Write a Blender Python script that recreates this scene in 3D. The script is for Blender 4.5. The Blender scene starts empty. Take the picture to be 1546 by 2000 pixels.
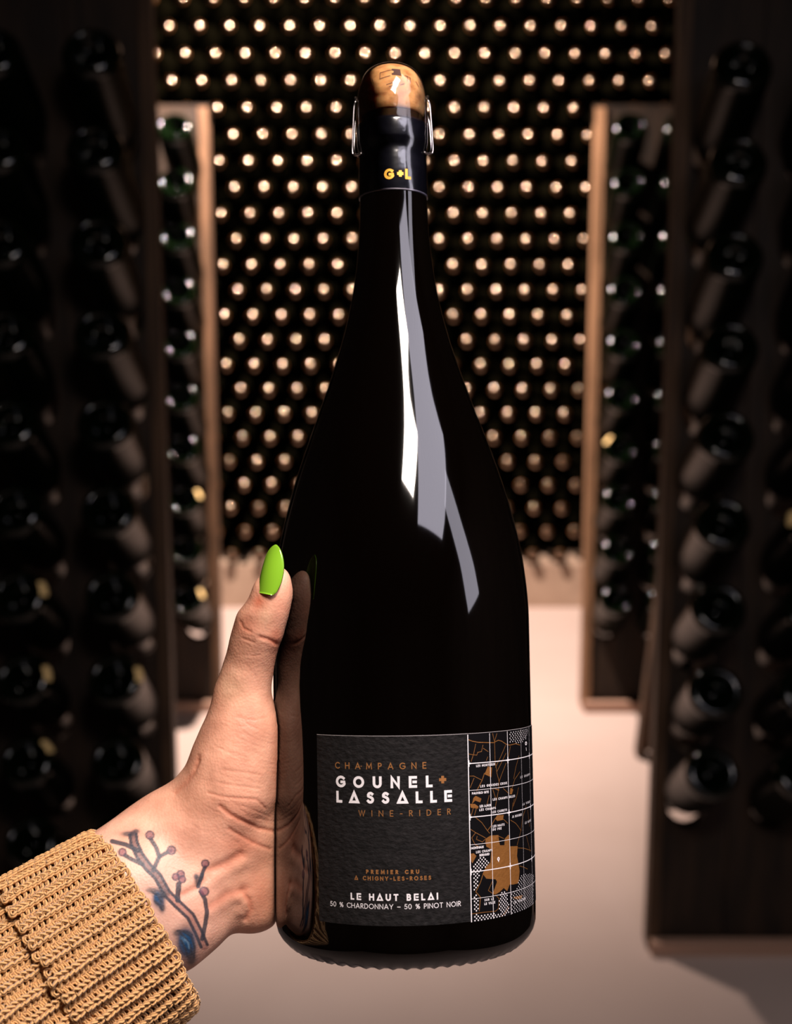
import bpy, bmesh, math, random
import numpy as np
from mathutils import Vector, Matrix
random.seed(7)
PI = math.pi
SC = bpy.context.scene
COL = SC.collection
# ---------------------------------------------------------------- camera
TILT = math.radians(16.6)
CAM = Vector((0, 0, 1.64))
cd = bpy.data.cameras.new('camera'); cam = bpy.data.objects.new('camera', cd); COL.objects.link(cam)
cam.location = CAM; cam.rotation_euler = (PI/2 - TILT, 0, 0)
cd.sensor_fit = 'VERTICAL'; cd.sensor_height = 36; cd.lens = 50.4
cd.clip_start = 0.02; cd.clip_end = 50
cd.dof.use_dof = True; cd.dof.focus_distance = 0.590; cd.dof.aperture_fstop = 9.2
SC.camera = cam
# ---------------------------------------------------------------- world and lights
w = bpy.data.worlds.new('world'); SC.world = w; w.use_nodes = True
w.node_tree.nodes['Background'].inputs[0].default_value = (0.02, 0.015, 0.012, 1)
w.node_tree.nodes['Background'].inputs[1].default_value = 0.02
def area(name, loc, rot, sx, sy, power, col, spread=PI):
    l = bpy.data.lights.new(name, 'AREA'); l.shape = 'RECTANGLE'; l.size = sx; l.size_y = sy
    l.energy = power; l.color = col; l.spread = spread
    o = bpy.data.objects.new(name, l); COL.objects.link(o); o.location = loc; o.rotation_euler = rot
    return o
def point_area(o, target):
    d = Vector(target) - o.location
    o.rotation_euler = d.to_track_quat('-Z', 'Y').to_euler()
# ceiling lamp right above and behind the photographer
A = area('ceiling_panel_light', (0.21, 0.13, 2.43), (0, 0, -0.35), 0.22, 0.32, 22, (1.0, 0.87, 0.78))
# softer upright light further to the right
B = area('side_light', (0.96, 0.22, 2.06), (0, PI/2, 0), 0.78, 0.26, 3.2, (0.92, 0.86, 1.0))
B2 = area('vault_glow_light', (0.68, 0.15, 2.46), (0, 0, 0), 0.62, 0.78, 11.0, (0.92, 0.86, 1.0))
# lamp in the aisle between the front and rear racks
l = bpy.data.lights.new('aisle_lamp', 'SPOT'); l.energy = 620; l.spot_size = math.radians(140); l.spot_blend = 1.0; l.color = (1.0, 0.81, 0.70); l.shadow_soft_size = 0.045
L1 = bpy.data.objects.new('aisle_lamp', l); COL.objects.link(L1); L1.location = (-0.28, 3.42, 2.24); L1.rotation_euler = (math.radians(31), 0, 0)
# ---------------------------------------------------------------- view
SC.view_settings.view_transform = 'Standard'; SC.view_settings.look = 'None'
SC.view_settings.exposure = 0; SC.view_settings.gamma = 1; SC.view_settings.use_curve_mapping = False
SC.cycles.use_denoising = True
SC.cycles.max_bounces = 8; SC.cycles.transparent_max_bounces = 16
SC.cycles.caustics_reflective = False; SC.cycles.caustics_refractive = False
SC.cycles.sample_clamp_indirect = 4.0

# ================================================================ helpers
def prin(name, col, rough=0.5, metal=0.0, spec=0.5, **kw):
    m = bpy.data.materials.new(name); m.use_nodes = True
    b = m.node_tree.nodes['Principled BSDF']
    b.inputs['Base Color'].default_value = (*col, 1); b.inputs['Roughness'].default_value = rough
    b.inputs['Metallic'].default_value = metal; b.inputs['Specular IOR Level'].default_value = spec
    for k, v in kw.items(): b.inputs[k.replace('_', ' ')].default_value = v
    return m
def nodes(m): return m.node_tree.nodes, m.node_tree.links, m.node_tree.nodes['Principled BSDF']
def noise_color(m, c1, c2, scale, detail=4, stretch=(1, 1, 1), lo=0.35, hi=0.65, coord='Object'):
    N, L, b = nodes(m)
    tc = N.new('ShaderNodeTexCoord'); mp = N.new('ShaderNodeMapping'); mp.inputs['Scale'].default_value = stretch
    nz = N.new('ShaderNodeTexNoise'); nz.inputs['Scale'].default_value = scale; nz.inputs['Detail'].default_value = detail
    rp = N.new('ShaderNodeValToRGB'); rp.color_ramp.elements[0].position = lo; rp.color_ramp.elements[1].position = hi
    rp.color_ramp.elements[0].color = (*c1, 1); rp.color_ramp.elements[1].color = (*c2, 1)
    L.new(tc.outputs[coord], mp.inputs[0]); L.new(mp.outputs[0], nz.inputs['Vector']); L.new(nz.outputs['Fac'], rp.inputs[0])
    L.new(rp.outputs[0], b.inputs['Base Color'])
    return nz
def bump(m, scale, strength, dist, stretch=(1, 1, 1), kind='noise', detail=3):
    N, L, b = nodes(m)
    tc = N.new('ShaderNodeTexCoord'); mp = N.new('ShaderNodeMapping'); mp.inputs['Scale'].default_value = stretch
    t = N.new('ShaderNodeTexNoise' if kind == 'noise' else 'ShaderNodeTexVoronoi'); t.inputs['Scale'].default_value = scale
    if kind == 'noise': t.inputs['Detail'].default_value = detail
    bp = N.new('ShaderNodeBump'); bp.inputs['Strength'].default_value = strength; bp.inputs['Distance'].default_value = dist
    L.new(tc.outputs['Object'], mp.inputs[0]); L.new(mp.outputs[0], t.inputs['Vector'])
    L.new(t.outputs[0], bp.inputs['Height'])
    if b.inputs['Normal'].links: L.new(b.inputs['Normal'].links[0].from_socket, bp.inputs['Normal'])
    L.new(bp.outputs[0], b.inputs['Normal'])
def mesh_obj(name, verts, faces, mat, parent=None, smooth=False, mw=None):
    me = bpy.data.meshes.new(name)
    me.from_pydata([tuple(v) for v in verts], [], [tuple(f) for f in faces]); me.update()
    if mat: me.materials.append(mat)
    if smooth: me.polygons.foreach_set('use_smooth', [True]*len(me.polygons))
    o = bpy.data.objects.new(name, me); COL.objects.link(o)
    if mw is not None: o.matrix_world = mw
    if parent: o.parent = parent
    return o
def tag(o, label=None, cat=None, group=None, kind=None):
    for k, v in (('label', label), ('category', cat), ('group', group), ('kind', kind)):
        if v: o[k] = v
    return o
def np_mesh(name, V, Q, mat, smooth=True):
    """fast mesh from numpy arrays: V (n,3), Q (m,4)"""
    me = bpy.data.meshes.new(name); n = len(V); m = len(Q); k = Q.shape[1]
    me.vertices.add(n); me.vertices.foreach_set('co', np.ascontiguousarray(V, dtype=np.float32).ravel())
    me.loops.add(m*k); me.loops.foreach_set('vertex_index', np.ascontiguousarray(Q, dtype=np.int32).ravel())
    me.polygons.add(m); me.polygons.foreach_set('loop_start', np.arange(0, m*k, k, dtype=np.int32))
    me.polygons.foreach_set('loop_total', np.full(m, k, dtype=np.int32))
    if smooth: me.polygons.foreach_set('use_smooth', np.ones(m, dtype=bool))
    me.update(calc_edges=True); me.validate()
    if mat: me.materials.append(mat)
    return me
def lathe(prof, segs, mod=None):
    """prof: list of (r, z); returns verts, faces; poles when r==0"""
    V = []; F = []; rings = []
    for i, (r, z) in enumerate(prof):
        if r <= 1e-9: rings.append([len(V)]); V.append((0, 0, z)); continue
        ring = []
        for s in range(segs):
            a = 2*PI*s/segs; rr, zz = (r, z) if mod is None else mod(i, r, z, a)
            ring.append(len(V)); V.append((rr*math.cos(a), rr*math.sin(a), zz))
        rings.append(ring)
    for p, q in zip(rings, rings[1:]):
        if len(p) == 1 and len(q) == 1: continue
        for s in range(segs):
            t = (s+1) % segs
            if len(p) == 1: F.append((p[0], q[s], q[t]))
            elif len(q) == 1: F.append((p[s], p[t], q[0]))
            else: F.append((p[s], p[t], q[t], q[s]))
    return V, F
def boxes(bs):
    """bs: list of (x0,x1,y0,y1,z0,z1)"""
    V = []; F = []
    for x0, x1, y0, y1, z0, z1 in bs:
        n = len(V)
        V += [(x0,y0,z0),(x1,y0,z0),(x1,y1,z0),(x0,y1,z0),(x0,y0,z1),(x1,y0,z1),(x1,y1,z1),(x0,y1,z1)]
        F += [(n,n+3,n+2,n+1),(n+4,n+5,n+6,n+7),(n,n+1,n+5,n+4),(n+1,n+2,n+6,n+5),(n+2,n+3,n+7,n+6),(n+3,n,n+4,n+7)]
    return V, F
def catmull(pts, n):
    P = [Vector(p) for p in pts]; P = [2*P[0]-P[1]] + P + [2*P[-1]-P[-2]]; out = []
    for i in range(1, len(P)-2):
        for k in range(n):
            t = k/n; a, b, c, d = P[i-1:i+3]
            out.append(0.5*((2*b)+(c-a)*t+(2*a-5*b+4*c-d)*t*t+(3*b-a-3*c+d)*t**3))
    out.append(P[-2]); return out
def tube(pts, rad, seg=8, closed=False):
    V = []; F = []; n = len(pts); up = Vector((0.13, 0.31, 0.94))
    for i, p in enumerate(pts):
        d = (pts[(i+1) % n if closed else min(i+1, n-1)] - pts[i-1 if (closed or i) else 0]).normalized()
        a = d.cross(up).normalized(); b = a.cross(d)
        r = rad[i] if isinstance(rad, list) else rad
        for s in range(seg):
            t = 2*PI*s/seg; V.append(p + a*r*math.cos(t) + b*r*math.sin(t))
    for i in range(n if closed else n-1):
        for s in range(seg):
            j = ((i+1) % n)*seg; F.append((i*seg+s, i*seg+(s+1) % seg, j+(s+1) % seg, j+s))
    if not closed: F += [tuple(range(seg))[::-1], tuple((n-1)*seg+s for s in range(seg))]
    return V, F

# ================================================================ materials
M_floor = prin('floor_concrete', (0.55, 0.42, 0.36), 0.55, spec=0.35)
noise_color(M_floor, (0.45, 0.345, 0.305), (0.51, 0.40, 0.36), 1.6, 6)
bump(M_floor, 60, 0.15, 0.002)
M_plinth = prin('plinth_concrete', (0.34, 0.235, 0.17), 0.8)
noise_color(M_plinth, (0.27, 0.18, 0.13), (0.37, 0.26, 0.19), 6, 6); bump(M_plinth, 40, 0.3, 0.004)
M_wall = prin('vault_wall', (0.10, 0.075, 0.06), 0.9)
noise_color(M_wall, (0.020, 0.014, 0.011), (0.035, 0.025, 0.019), 4, 6); bump(M_wall, 25, 0.4, 0.01)
M_lintel = prin('lintel_concrete', (0.16, 0.11, 0.08), 0.9)
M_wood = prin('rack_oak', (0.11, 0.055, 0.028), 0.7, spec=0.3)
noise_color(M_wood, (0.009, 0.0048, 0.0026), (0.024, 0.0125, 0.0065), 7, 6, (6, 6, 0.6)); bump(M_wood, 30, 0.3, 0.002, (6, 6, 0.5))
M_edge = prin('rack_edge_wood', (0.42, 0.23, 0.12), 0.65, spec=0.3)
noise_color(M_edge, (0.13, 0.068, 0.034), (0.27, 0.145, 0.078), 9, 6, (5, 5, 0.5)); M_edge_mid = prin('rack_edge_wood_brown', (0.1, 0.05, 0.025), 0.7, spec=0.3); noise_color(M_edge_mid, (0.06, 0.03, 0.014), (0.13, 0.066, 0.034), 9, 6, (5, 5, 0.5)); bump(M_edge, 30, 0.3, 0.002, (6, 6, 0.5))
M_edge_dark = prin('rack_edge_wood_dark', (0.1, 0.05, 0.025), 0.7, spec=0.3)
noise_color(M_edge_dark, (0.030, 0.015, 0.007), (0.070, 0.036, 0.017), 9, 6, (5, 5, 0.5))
M_rail = prin('rack_foot_wood', (0.35, 0.21, 0.15), 0.7)
M_glass_dark = prin('dark_green_glass', (0.0008, 0.0022, 0.0006), 0.09, spec=0.55)
M_glass_dusty = prin('dusty_green_glass', (0.0012, 0.0022, 0.0010), 0.34, spec=0.11)
M_glass_stack = prin('dark_brown_glass', (0.0035, 0.003, 0.0015), 0.06, spec=0.6)
M_cap = prin('bronze_crown_cap', (0.27, 0.19, 0.135), 0.13, metal=1.0)
M_skirt = prin('bronze_crimped_skirt', (0.40, 0.17, 0.055), 0.42, metal=0.7)
M_mark = prin('cream_chalk_paint', (0.80, 0.56, 0.24), 0.8)
M_magnum = prin('black_bottle_glass', (0.0010, 0.0005, 0.0003), 0.05, spec=0.55)
bump(M_magnum, 9, 0.05, 0.002, (1, 1, 0.4), detail=1)
M_cork = prin('cork', (0.60, 0.27, 0.09), 0.75, spec=0.25)
noise_color(M_cork, (0.38, 0.15, 0.045), (0.74, 0.36, 0.13), 190, 8, (1, 1, 1.6), 0.3, 0.62); bump(M_cork, 260, 0.5, 0.0006)
M_corkink = prin('cork_branding_ink', (0.07, 0.022, 0.012), 0.7)
M_band = prin('black_capsule_plastic', (0.006, 0.006, 0.010), 0.16, spec=0.6); bump(M_band, 70, 0.25, 0.0006, (1, 1, 2.2), detail=2)
M_wire = prin('steel_wire', (0.55, 0.50, 0.50), 0.25, metal=1.0)
M_gold = prin('gold_print', (0.85, 0.42, 0.05), 0.4, metal=0.35)
M_white = prin('white_print', (0.82, 0.77, 0.78), 0.6)
M_copper = prin('copper_foil', (0.48, 0.205, 0.068), 0.36, metal=0.45); bump(M_copper, 500, 0.5, 0.0003)
M_foil = prin('dark_copper_foil', (0.33, 0.135, 0.035), 0.36, metal=0.4); bump(M_foil, 500, 0.7, 0.0004)
M_paper = prin('black_textured_paper', (0.020, 0.017, 0.017), 0.75, spec=0.18)
noise_color(M_paper, (0.005, 0.0043, 0.0043), (0.012, 0.0102, 0.0102), 420, 3, (1, 1, 1.6)); bump(M_paper, 420, 0.9, 0.0006, (1, 1, 1.7))
M_mappaper = prin('black_map_paper', (0.003, 0.0025, 0.0032), 0.6, spec=0.1)
M_nail = prin('green_nail_varnish', (0.24, 0.50, 0.025), 0.22, spec=0.5, Coat_Weight=0.6)
M_lamp = prin('lamp_housing', (0.3, 0.3, 0.3), 0.5)
# clear film: transparent with a fresnel sheen
M_film = bpy.data.materials.new('clear_film'); M_film.use_nodes = True
_N, _L = M_film.node_tree.nodes, M_film.node_tree.links
_N.remove(_N['Principled BSDF']); _o = _N['Material Output']
_t = _N.new('ShaderNodeBsdfTransparent'); _t.inputs[0].default_value = (0.98, 0.98, 0.99, 1)
_g = _N.new('ShaderNodeBsdfGlossy'); _g.inputs['Roughness'].default_value = 0.09; _g.inputs[0].default_value = (1, 1, 1, 1)
_f = _N.new('ShaderNodeFresnel'); _f.inputs[0].default_value = 1.45; _x = _N.new('ShaderNodeMixShader')
_z = _N.new('ShaderNodeTexNoise'); _z.inputs['Scale'].default_value = 110; _b = _N.new('ShaderNodeBump'); _b.inputs['Strength'].default_value = 0.4; _b.inputs['Distance'].default_value = 0.0008
_c = _N.new('ShaderNodeTexCoord'); _L.new(_c.outputs['Object'], _z.inputs['Vector']); _L.new(_z.outputs[0], _b.inputs['Height'])
_L.new(_b.outputs[0], _g.inputs['Normal']); _L.new(_b.outputs[0], _f.inputs['Normal'])
_L.new(_f.outputs[0], _x.inputs[0]); _L.new(_t.outputs[0], _x.inputs[1]); _L.new(_g.outputs[0], _x.inputs[2]); _L.new(_x.outputs[0], _o.inputs[0])

# ================================================================ the setting
def struct(name, bs, m):
    V, F = boxes(bs); return tag(mesh_obj(name, V, F, m), kind='structure')
XW = 1.50
struct('floor', [(-XW, XW, -1.6, 4.80, -0.06, 0)], M_floor)
struct('ceiling', [(-XW, XW, -1.6, 4.80, 2.55, 2.62)], M_wall)
struct('wall_left', [(-XW-0.08, -XW, -1.6, 4.80, 0, 2.55)], M_wall)
struct('wall_right', [(XW, XW+0.08, -1.6, 4.80, 0, 2.55)], M_wall)
struct('wall_back', [(-XW, XW, 4.72, 4.80, 0, 2.55)], M_wall)
struct('wall_front', [(-XW, XW, -1.68, -1.6, 0, 2.55)], M_wall)
struct('trim_1', [(-XW, XW, 4.41, 4.72, 0, 0.146)], M_plinth)          # low concrete plinth under the stack
struct('trim_2', [(-XW, XW, 4.40, 4.72, 1.925, 2.55)], M_lintel)       # wall above the stack

# ================================================================ rack bottles
def rack_profile(k):
    """outer shape, base contact at z=0, body towards +z; k scales the magnum"""
    p = [(0, 34), (8, 33), (18, 27), (27, 15), (31, 6), (33.5, 1.5), (35.5, 0), (38.5, 0.6), (42, 2.7), (45, 5.8), (47.2, 9.8), (48.6, 14.5), (49.2, 21), (49.2, 34), (49.2, 175),
         (48, 195), (44.5, 215), (38.5, 237), (31, 258), (24, 278), (19, 298), (16.5, 320), (15.5, 345), (15.2, 358), (17, 360), (17, 366), (15, 369), (0, 370)]
    return [(r*k/1000, z*k/1000) for r, z in p]
V, F = lathe(rack_profile(1.0), 40); ME_MAG = mesh_obj('champagne_bottle', V, F, M_glass_dark, smooth=True)
V, F = lathe(rack_profile(0.90), 40); ME_STD = mesh_obj('champagne_bottle', V, F, M_glass_dark, smooth=True)
for _o in (ME_MAG, ME_STD):      # clean glossy base, cellar dust on the body
    _o.data.materials.append(M_glass_dusty)
    for _p in _o.data.polygons:
        if _p.index >= 40*12: _p.material_index = 1
def mark_mesh(k, ang0, dang):
    pr = rack_profile(k)[7:12]; pr = [(r*1.012+0.0004, z-0.0006*k) for r, z in pr]
    V = []; F = []; n = 9
    for i in range(n):
        a = ang0 + dang*(i/(n-1)-0.5); e = abs(i/(n-1)-0.5)*2
        for j, (r, z) in enumerate(pr[:4] if e > 0.8 else pr[:5]): V.append((r*math.cos(a), r*math.sin(a), z))
        if e > 0.8: V.append(V[-1])
    for i in range(n-1):
        for j in range(4): F.append((i*5+j, i*5+j+1, (i+1)*5+j+1, (i+1)*5+j))
    return V, F
protos = {'mag': ME_MAG, 'std': ME_STD}; used = set()
def rack_bottle(kind, loc, tilt, label, group, facing=-1, mark=None, rx=0.0):
    o = protos[kind]
    if kind in used: o = o.copy(); COL.objects.link(o)
    used.add(kind)
    # local +z (into the bottle) points away from the viewer and down
    d = Vector((rx, -facing*math.cos(tilt), -math.sin(tilt)))
    o.rotation_mode = 'QUATERNION'
    q = d.to_track_quat('Z', 'X'); o.rotation_quaternion = q; o.location = loc
    tag(o, label, 'bottle', group)
    if mark is not None:
        # angle of the mark measured in the plane of the base, seen from outside
        side = q.inverted() @ Vector((math.cos(mark), 0, math.sin(mark)))
        a = math.atan2(side.y, side.x); k = 1.0 if kind == 'mag' else 0.9
        Vm, Fm = mark_mesh(k, a, 0.62); mk = mesh_obj('paint_mark', Vm, Fm, M_mark, smooth=True); mk.parent = o
        mk['label'] = 'cream paint dab on the rim of the base'
    return o
ORD = ['', 'first', 'second', 'third', 'fourth', 'fifth', 'sixth', 'seventh', 'eighth', 'ninth', 'tenth', 'eleventh', 'twelfth', 'thirteenth', 'fourteenth',
       'fifteenth', 'sixteenth', 'seventeenth', 'eighteenth', 'nineteenth', 'twentieth', 'twenty-first', 'twenty-second', 'twenty-third']

def board(name, x0, x1, slope, y0, ztop, holes, hr, thick, parent, sgn):
    """a leaning plank board (local coords; y grows away from the viewer), planks split between hole columns, with real holes"""
    xs = sorted(set(h[0] for h in holes))
    edges = [min(x0, x1)] + [(a+b)/2 for a, b in zip(xs, xs[1:])] + [max(x0, x1)]
    for ci, cx in enumerate(xs):
        a, b = edges[ci]+0.001, edges[ci+1]-0.001
        zs = sorted(h[1] for h in holes if h[0] == cx)
        V = []; F = []
        def P(x, z, f): return (x, y0 + slope*z + (thick if f else 0), z)
        def quad(p, q): pass
        bands = [0.02]
        for z in zs:
            bands += [z-hr*1.7, z+hr*1.7]
        bands.append(ztop)
        for bi in range(len(bands)-1):
            z0, z1 = bands[bi], bands[bi+1]
            if z1 - z0 < 1e-4: continue
            if bi % 2 == 0:
                n = len(V); V += [P(a, z0, 0), P(b, z0, 0), P(b, z1, 0), P(a, z1, 0), P(a, z0, 1), P(b, z0, 1), P(b, z1, 1), P(a, z1, 1)]
                F += [(n, n+1, n+2, n+3), (n+5, n+4, n+7, n+6), (n, n+3, n+7, n+4), (n+1, n+5, n+6, n+2)]
                if bi == 0: F.append((n, n+4, n+5, n+1))
                if bi == len(bands)-2: F.append((n+3, n+2, n+6, n+7))
            else:
                zc = (z0+z1)/2; m = 16; ring = []; rect = []
                for s in range(m):
                    t = 2*PI*s/m; c, si = math.cos(t), math.sin(t)
                    ring.append((cx+hr*c, zc+hr*1.35*si))
                    k = 1/max(abs(c), abs(si)); ex = c*k; ez = si*k
                    rect.append(((b-cx)*ex + cx if ex > 0 else cx + (cx-a)*ex, zc + (z1-zc)*ez))
                n = len(V)
                for f in (0, 1):
                    for p in rect: V.append(P(p[0], p[1], f))
                    for p in ring: V.append(P(p[0], p[1], f))
                for s in range(m):
                    t = (s+1) % m; o2 = 2*m
                    F.append((n+s, n+t, n+m+t, n+m+s)); F.append((n+o2+t, n+o2+s, n+o2+m+s, n+o2+m+t))
                    F.append((n+m+s, n+m+t, n+o2+m+t, n+o2+m+s))
                    if abs(V[n+s][0]-a) < 1e-6 and abs(V[n+t][0]-a) < 1e-6 or abs(V[n+s][0]-b) < 1e-6 and abs(V[n+t][0]-b) < 1e-6:
                        F.append((n+t, n+s, n+o2+s, n+o2+t))
        o = mesh_obj('plank', V, F, M_wood, parent)
def riddling_rack(label, side, xe, width, y0, ztop, spread, cols, rows, kind, edge_w, rear_cols):
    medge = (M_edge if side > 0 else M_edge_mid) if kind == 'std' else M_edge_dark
    """side -1 left / +1 right; xe = x of the edge beside the aisle"""
    root = bpy.data.objects.new('riddling_rack', None); COL.objects.link(root)
    root.location = (xe, y0, 0)
    tag(root, label, 'rack', 'wooden riddling racks along the aisle')
    off, hr = (0.20, 0.040) if kind == 'mag' else (0.165, 0.034)
    holes = [(side*(c), h - off*math.tan(TB)+0.0) for c in cols for h in rows]
    holes = [(x, z) for x, z in holes if z > 0.09]
    x1 = side*width
    board('board', side*edge_w, x1, SL, 0, ztop, holes, hr, 0.03, root, 1)
    inset = 0.115
    holes2 = [(side*(inset+c), z) for c in rear_cols for _, z in holes if _ == holes[0][0]]
    yr = spread
    sl2 = -(spread - SL*ztop - 0.06)/ztop
    board('rear_board', side*(inset+edge_w), x1, sl2, yr, ztop, holes2, hr, 0.03, root, 1)
    # edge posts (stiles) on both boards
    t = 0.06 if kind == 'std' else 0.045
    for nm, yb, s in (('stile', 0, SL), ('stile', yr, sl2)):
        for xa, xb in ((0 if yb == 0 else side*inset, side*edge_w if yb == 0 else side*(inset+edge_w)), (x1, x1+side*edge_w)):
            a, b = min(xa, xb), max(xa, xb)
            V = []; 
            for z in (0.0, ztop+0.01):
                y = yb + s*z - 0.008
                V += [(a, y, z), (b, y, z), (b, y+t, z), (a, y+t, z)]
            F = [(0,3,2,1),(4,5,6,7),(0,1,5,4),(1,2,6,5),(2,3,7,6),(3,0,4,7)]
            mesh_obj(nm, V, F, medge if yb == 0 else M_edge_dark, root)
    # foot rail and top rail
    a, b = min(0, x1), max(0, x1)
    V, F = boxes([(a+0.004, b-0.004, -0.030, -0.009, 0.0, 0.028)]); mesh_obj('foot_rail', V, F, M_rail, root)
    V, F = boxes([(a+side*0, b, SL*ztop+0.022, SL*ztop+0.058, ztop-0.035, ztop+0.015)]); mesh_obj('hinge_rail', V, F, M_wood, root)
    return off, holes, holes2, yr, sl2
SL = 0.1; TB = math.radians(38)
CN = ['column beside the aisle', 'middle column', 'outer column', 'outermost column']
def fill(side, nm, xe, y0, cols, rows, kind, off, drift, h0, marks, yr, sl2, rear):
    for ci, c in enumerate(cols):
        n = len(rows)
        for ri, h in enumerate(rows):
            x = xe + side*c + drift*(h-h0)
            x = xe + side*c
            tilt = TB + random.uniform(-0.05, 0.05)
            y = y0 - off + SL*h
            rack_bottle(kind, (x, y, h), tilt, f'dark bottle base in the {nm} rack, {CN[ci]}, {ORD[n-ri]} from the top', f'bottles in the {nm} riddling rack',
                        mark=marks.get((ci, ri)), rx=random.uniform(-0.03, 0.03))
    for ci, c in enumerate(rear):
        for ri, h in enumerate(rows[:-1]):
            hh = h; yb = y0 + yr + 0.03 + sl2*(h-0.1) + off
            rack_bottle(kind, (xe+side*(c+0.115), yb, hh), TB, f'dark bottle on the rear board of the {nm} rack, {ORD[ri+1]} from the floor', f'bottles behind the {nm} riddling rack', facing=1)

nrL = [0.332+0.1516*k for k in range(10)]; nrR = [0.460+0.152*k for k in range(9)]; fr = [0.366+0.131*k for k in range(10)]
ncols = [0.070, 0.232, 0.395, 0.56]; fcols = [0.062, 0.186, 0.31, 0.434]
off, _, _, yr, s2 = riddling_rack('tall dark wooden riddling rack nearest on the left of the aisle', -1, -0.428, 0.66, 2.478, 1.86, 0.70, ncols, nrL, 'mag', 0.022, [0.08])
fill(-1, 'near left', -0.428, 2.478, ncols, nrL, 'mag', off, 0.0, 0.6, {(0, 2): 0.25, (1, 3): 0.35, (1, 2): 0.3, (1, 1): 0.8}, yr, s2, [0.08])
off, _, _, yr, s2 = riddling_rack('tall dark wooden riddling rack nearest on the right of the aisle', 1, 0.4965, 0.66, 2.478, 1.86, 0.84, ncols, nrR, 'mag', 0.022, [0.08])
fill(1, 'near right', 0.4965, 2.478, ncols, nrR, 'mag', off, 0.0, 0.6, {(1, 3): 2.9}, yr, s2, [0.08])
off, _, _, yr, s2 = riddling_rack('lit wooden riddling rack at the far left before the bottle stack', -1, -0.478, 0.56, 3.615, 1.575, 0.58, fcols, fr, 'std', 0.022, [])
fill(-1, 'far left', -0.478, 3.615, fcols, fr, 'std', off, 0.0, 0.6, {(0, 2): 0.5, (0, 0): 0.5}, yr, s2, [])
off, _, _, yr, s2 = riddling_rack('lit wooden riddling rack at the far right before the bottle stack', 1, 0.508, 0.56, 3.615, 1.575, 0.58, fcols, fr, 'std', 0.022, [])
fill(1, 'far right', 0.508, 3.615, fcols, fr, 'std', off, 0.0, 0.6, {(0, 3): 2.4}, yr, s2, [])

# ================================================================ the stack of bottles at the back
def stack_glass():
    p = [(0, 0.004), (13.0, 0.004), (13.9, 2), (14.0, 8), (13.2, 12), (13.4, 40), (14.6, 62), (17.5, 85), (23, 108), (30.5, 132), (37.5, 155), (41.8, 178), (43.5, 200), (43.5, 292), (41, 299), (36, 301), (0, 290)]
    return lathe([(r/1000, z/1000) for r, z in p], 22)
def stack_cap():
    # crown cap: crimped skirt, gently domed top
    pr = [(13.9, 9.5), (15.6, 9.3), (15.4, 7.0), (14.9, 2.6), (14.3, 1.2)] + [(24.5*math.sin(math.radians(35.5*(1-t/9))), 0.6-24.5*(math.cos(math.radians(35.5*(1-t/9)))-math.cos(math.radians(35.5)))) for t in range(10)]
    def mod(i, r, z, a): return (r*(1+0.035*math.cos(21*a)) if i in (1, 2) else r), z
    return lathe([(r/1000, z/1000) for r, z in pr], 42, mod)
VG, FG = stack_glass(); VC, FC = stack_cap()
g0 = mesh_obj('stacked_champagne_bottle', VG, FG, M_glass_stack, smooth=True); g0.data.name = 'stack_glass'
c0 = mesh_obj('crown_cap', VC, FC, M_cap, smooth=True); c0.parent = g0
def skirt(me):
    me.materials.append(M_skirt)
    for p in me.polygons:
        if (p.index % len(FC)) < 42*5: p.material_index = 1
skirt(c0.data)
def proj(p):
    d = p - CAM; f = Vector((0, math.cos(TILT), -math.sin(TILT))); u = Vector((0, math.sin(TILT), math.cos(TILT)))
    z = d.dot(f); return 773 + 2800*d.x/z, 1000 - 2800*d.dot(u)/z
def magnum_span(y):
    T = [(120, 735, 805), (200, 698, 842), (310, 692, 848), (480, 701, 838), (570, 692, 850), (670, 671, 873), (760, 644, 905), (850, 607, 945), (920, 583, 970), (1000, 562, 998), (1120, 500, 1022)]
    if y < 120: return None
    for (y0, a0, b0), (y1, a1, b1) in zip(T, T[1:]):
        if y <= y1: t = (y-y0)/(y1-y0); return a0+(a1-a0)*t, b0+(b1-b0)*t
    return T[-1][1:]
first = True; rest = []; nvis = 0
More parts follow.
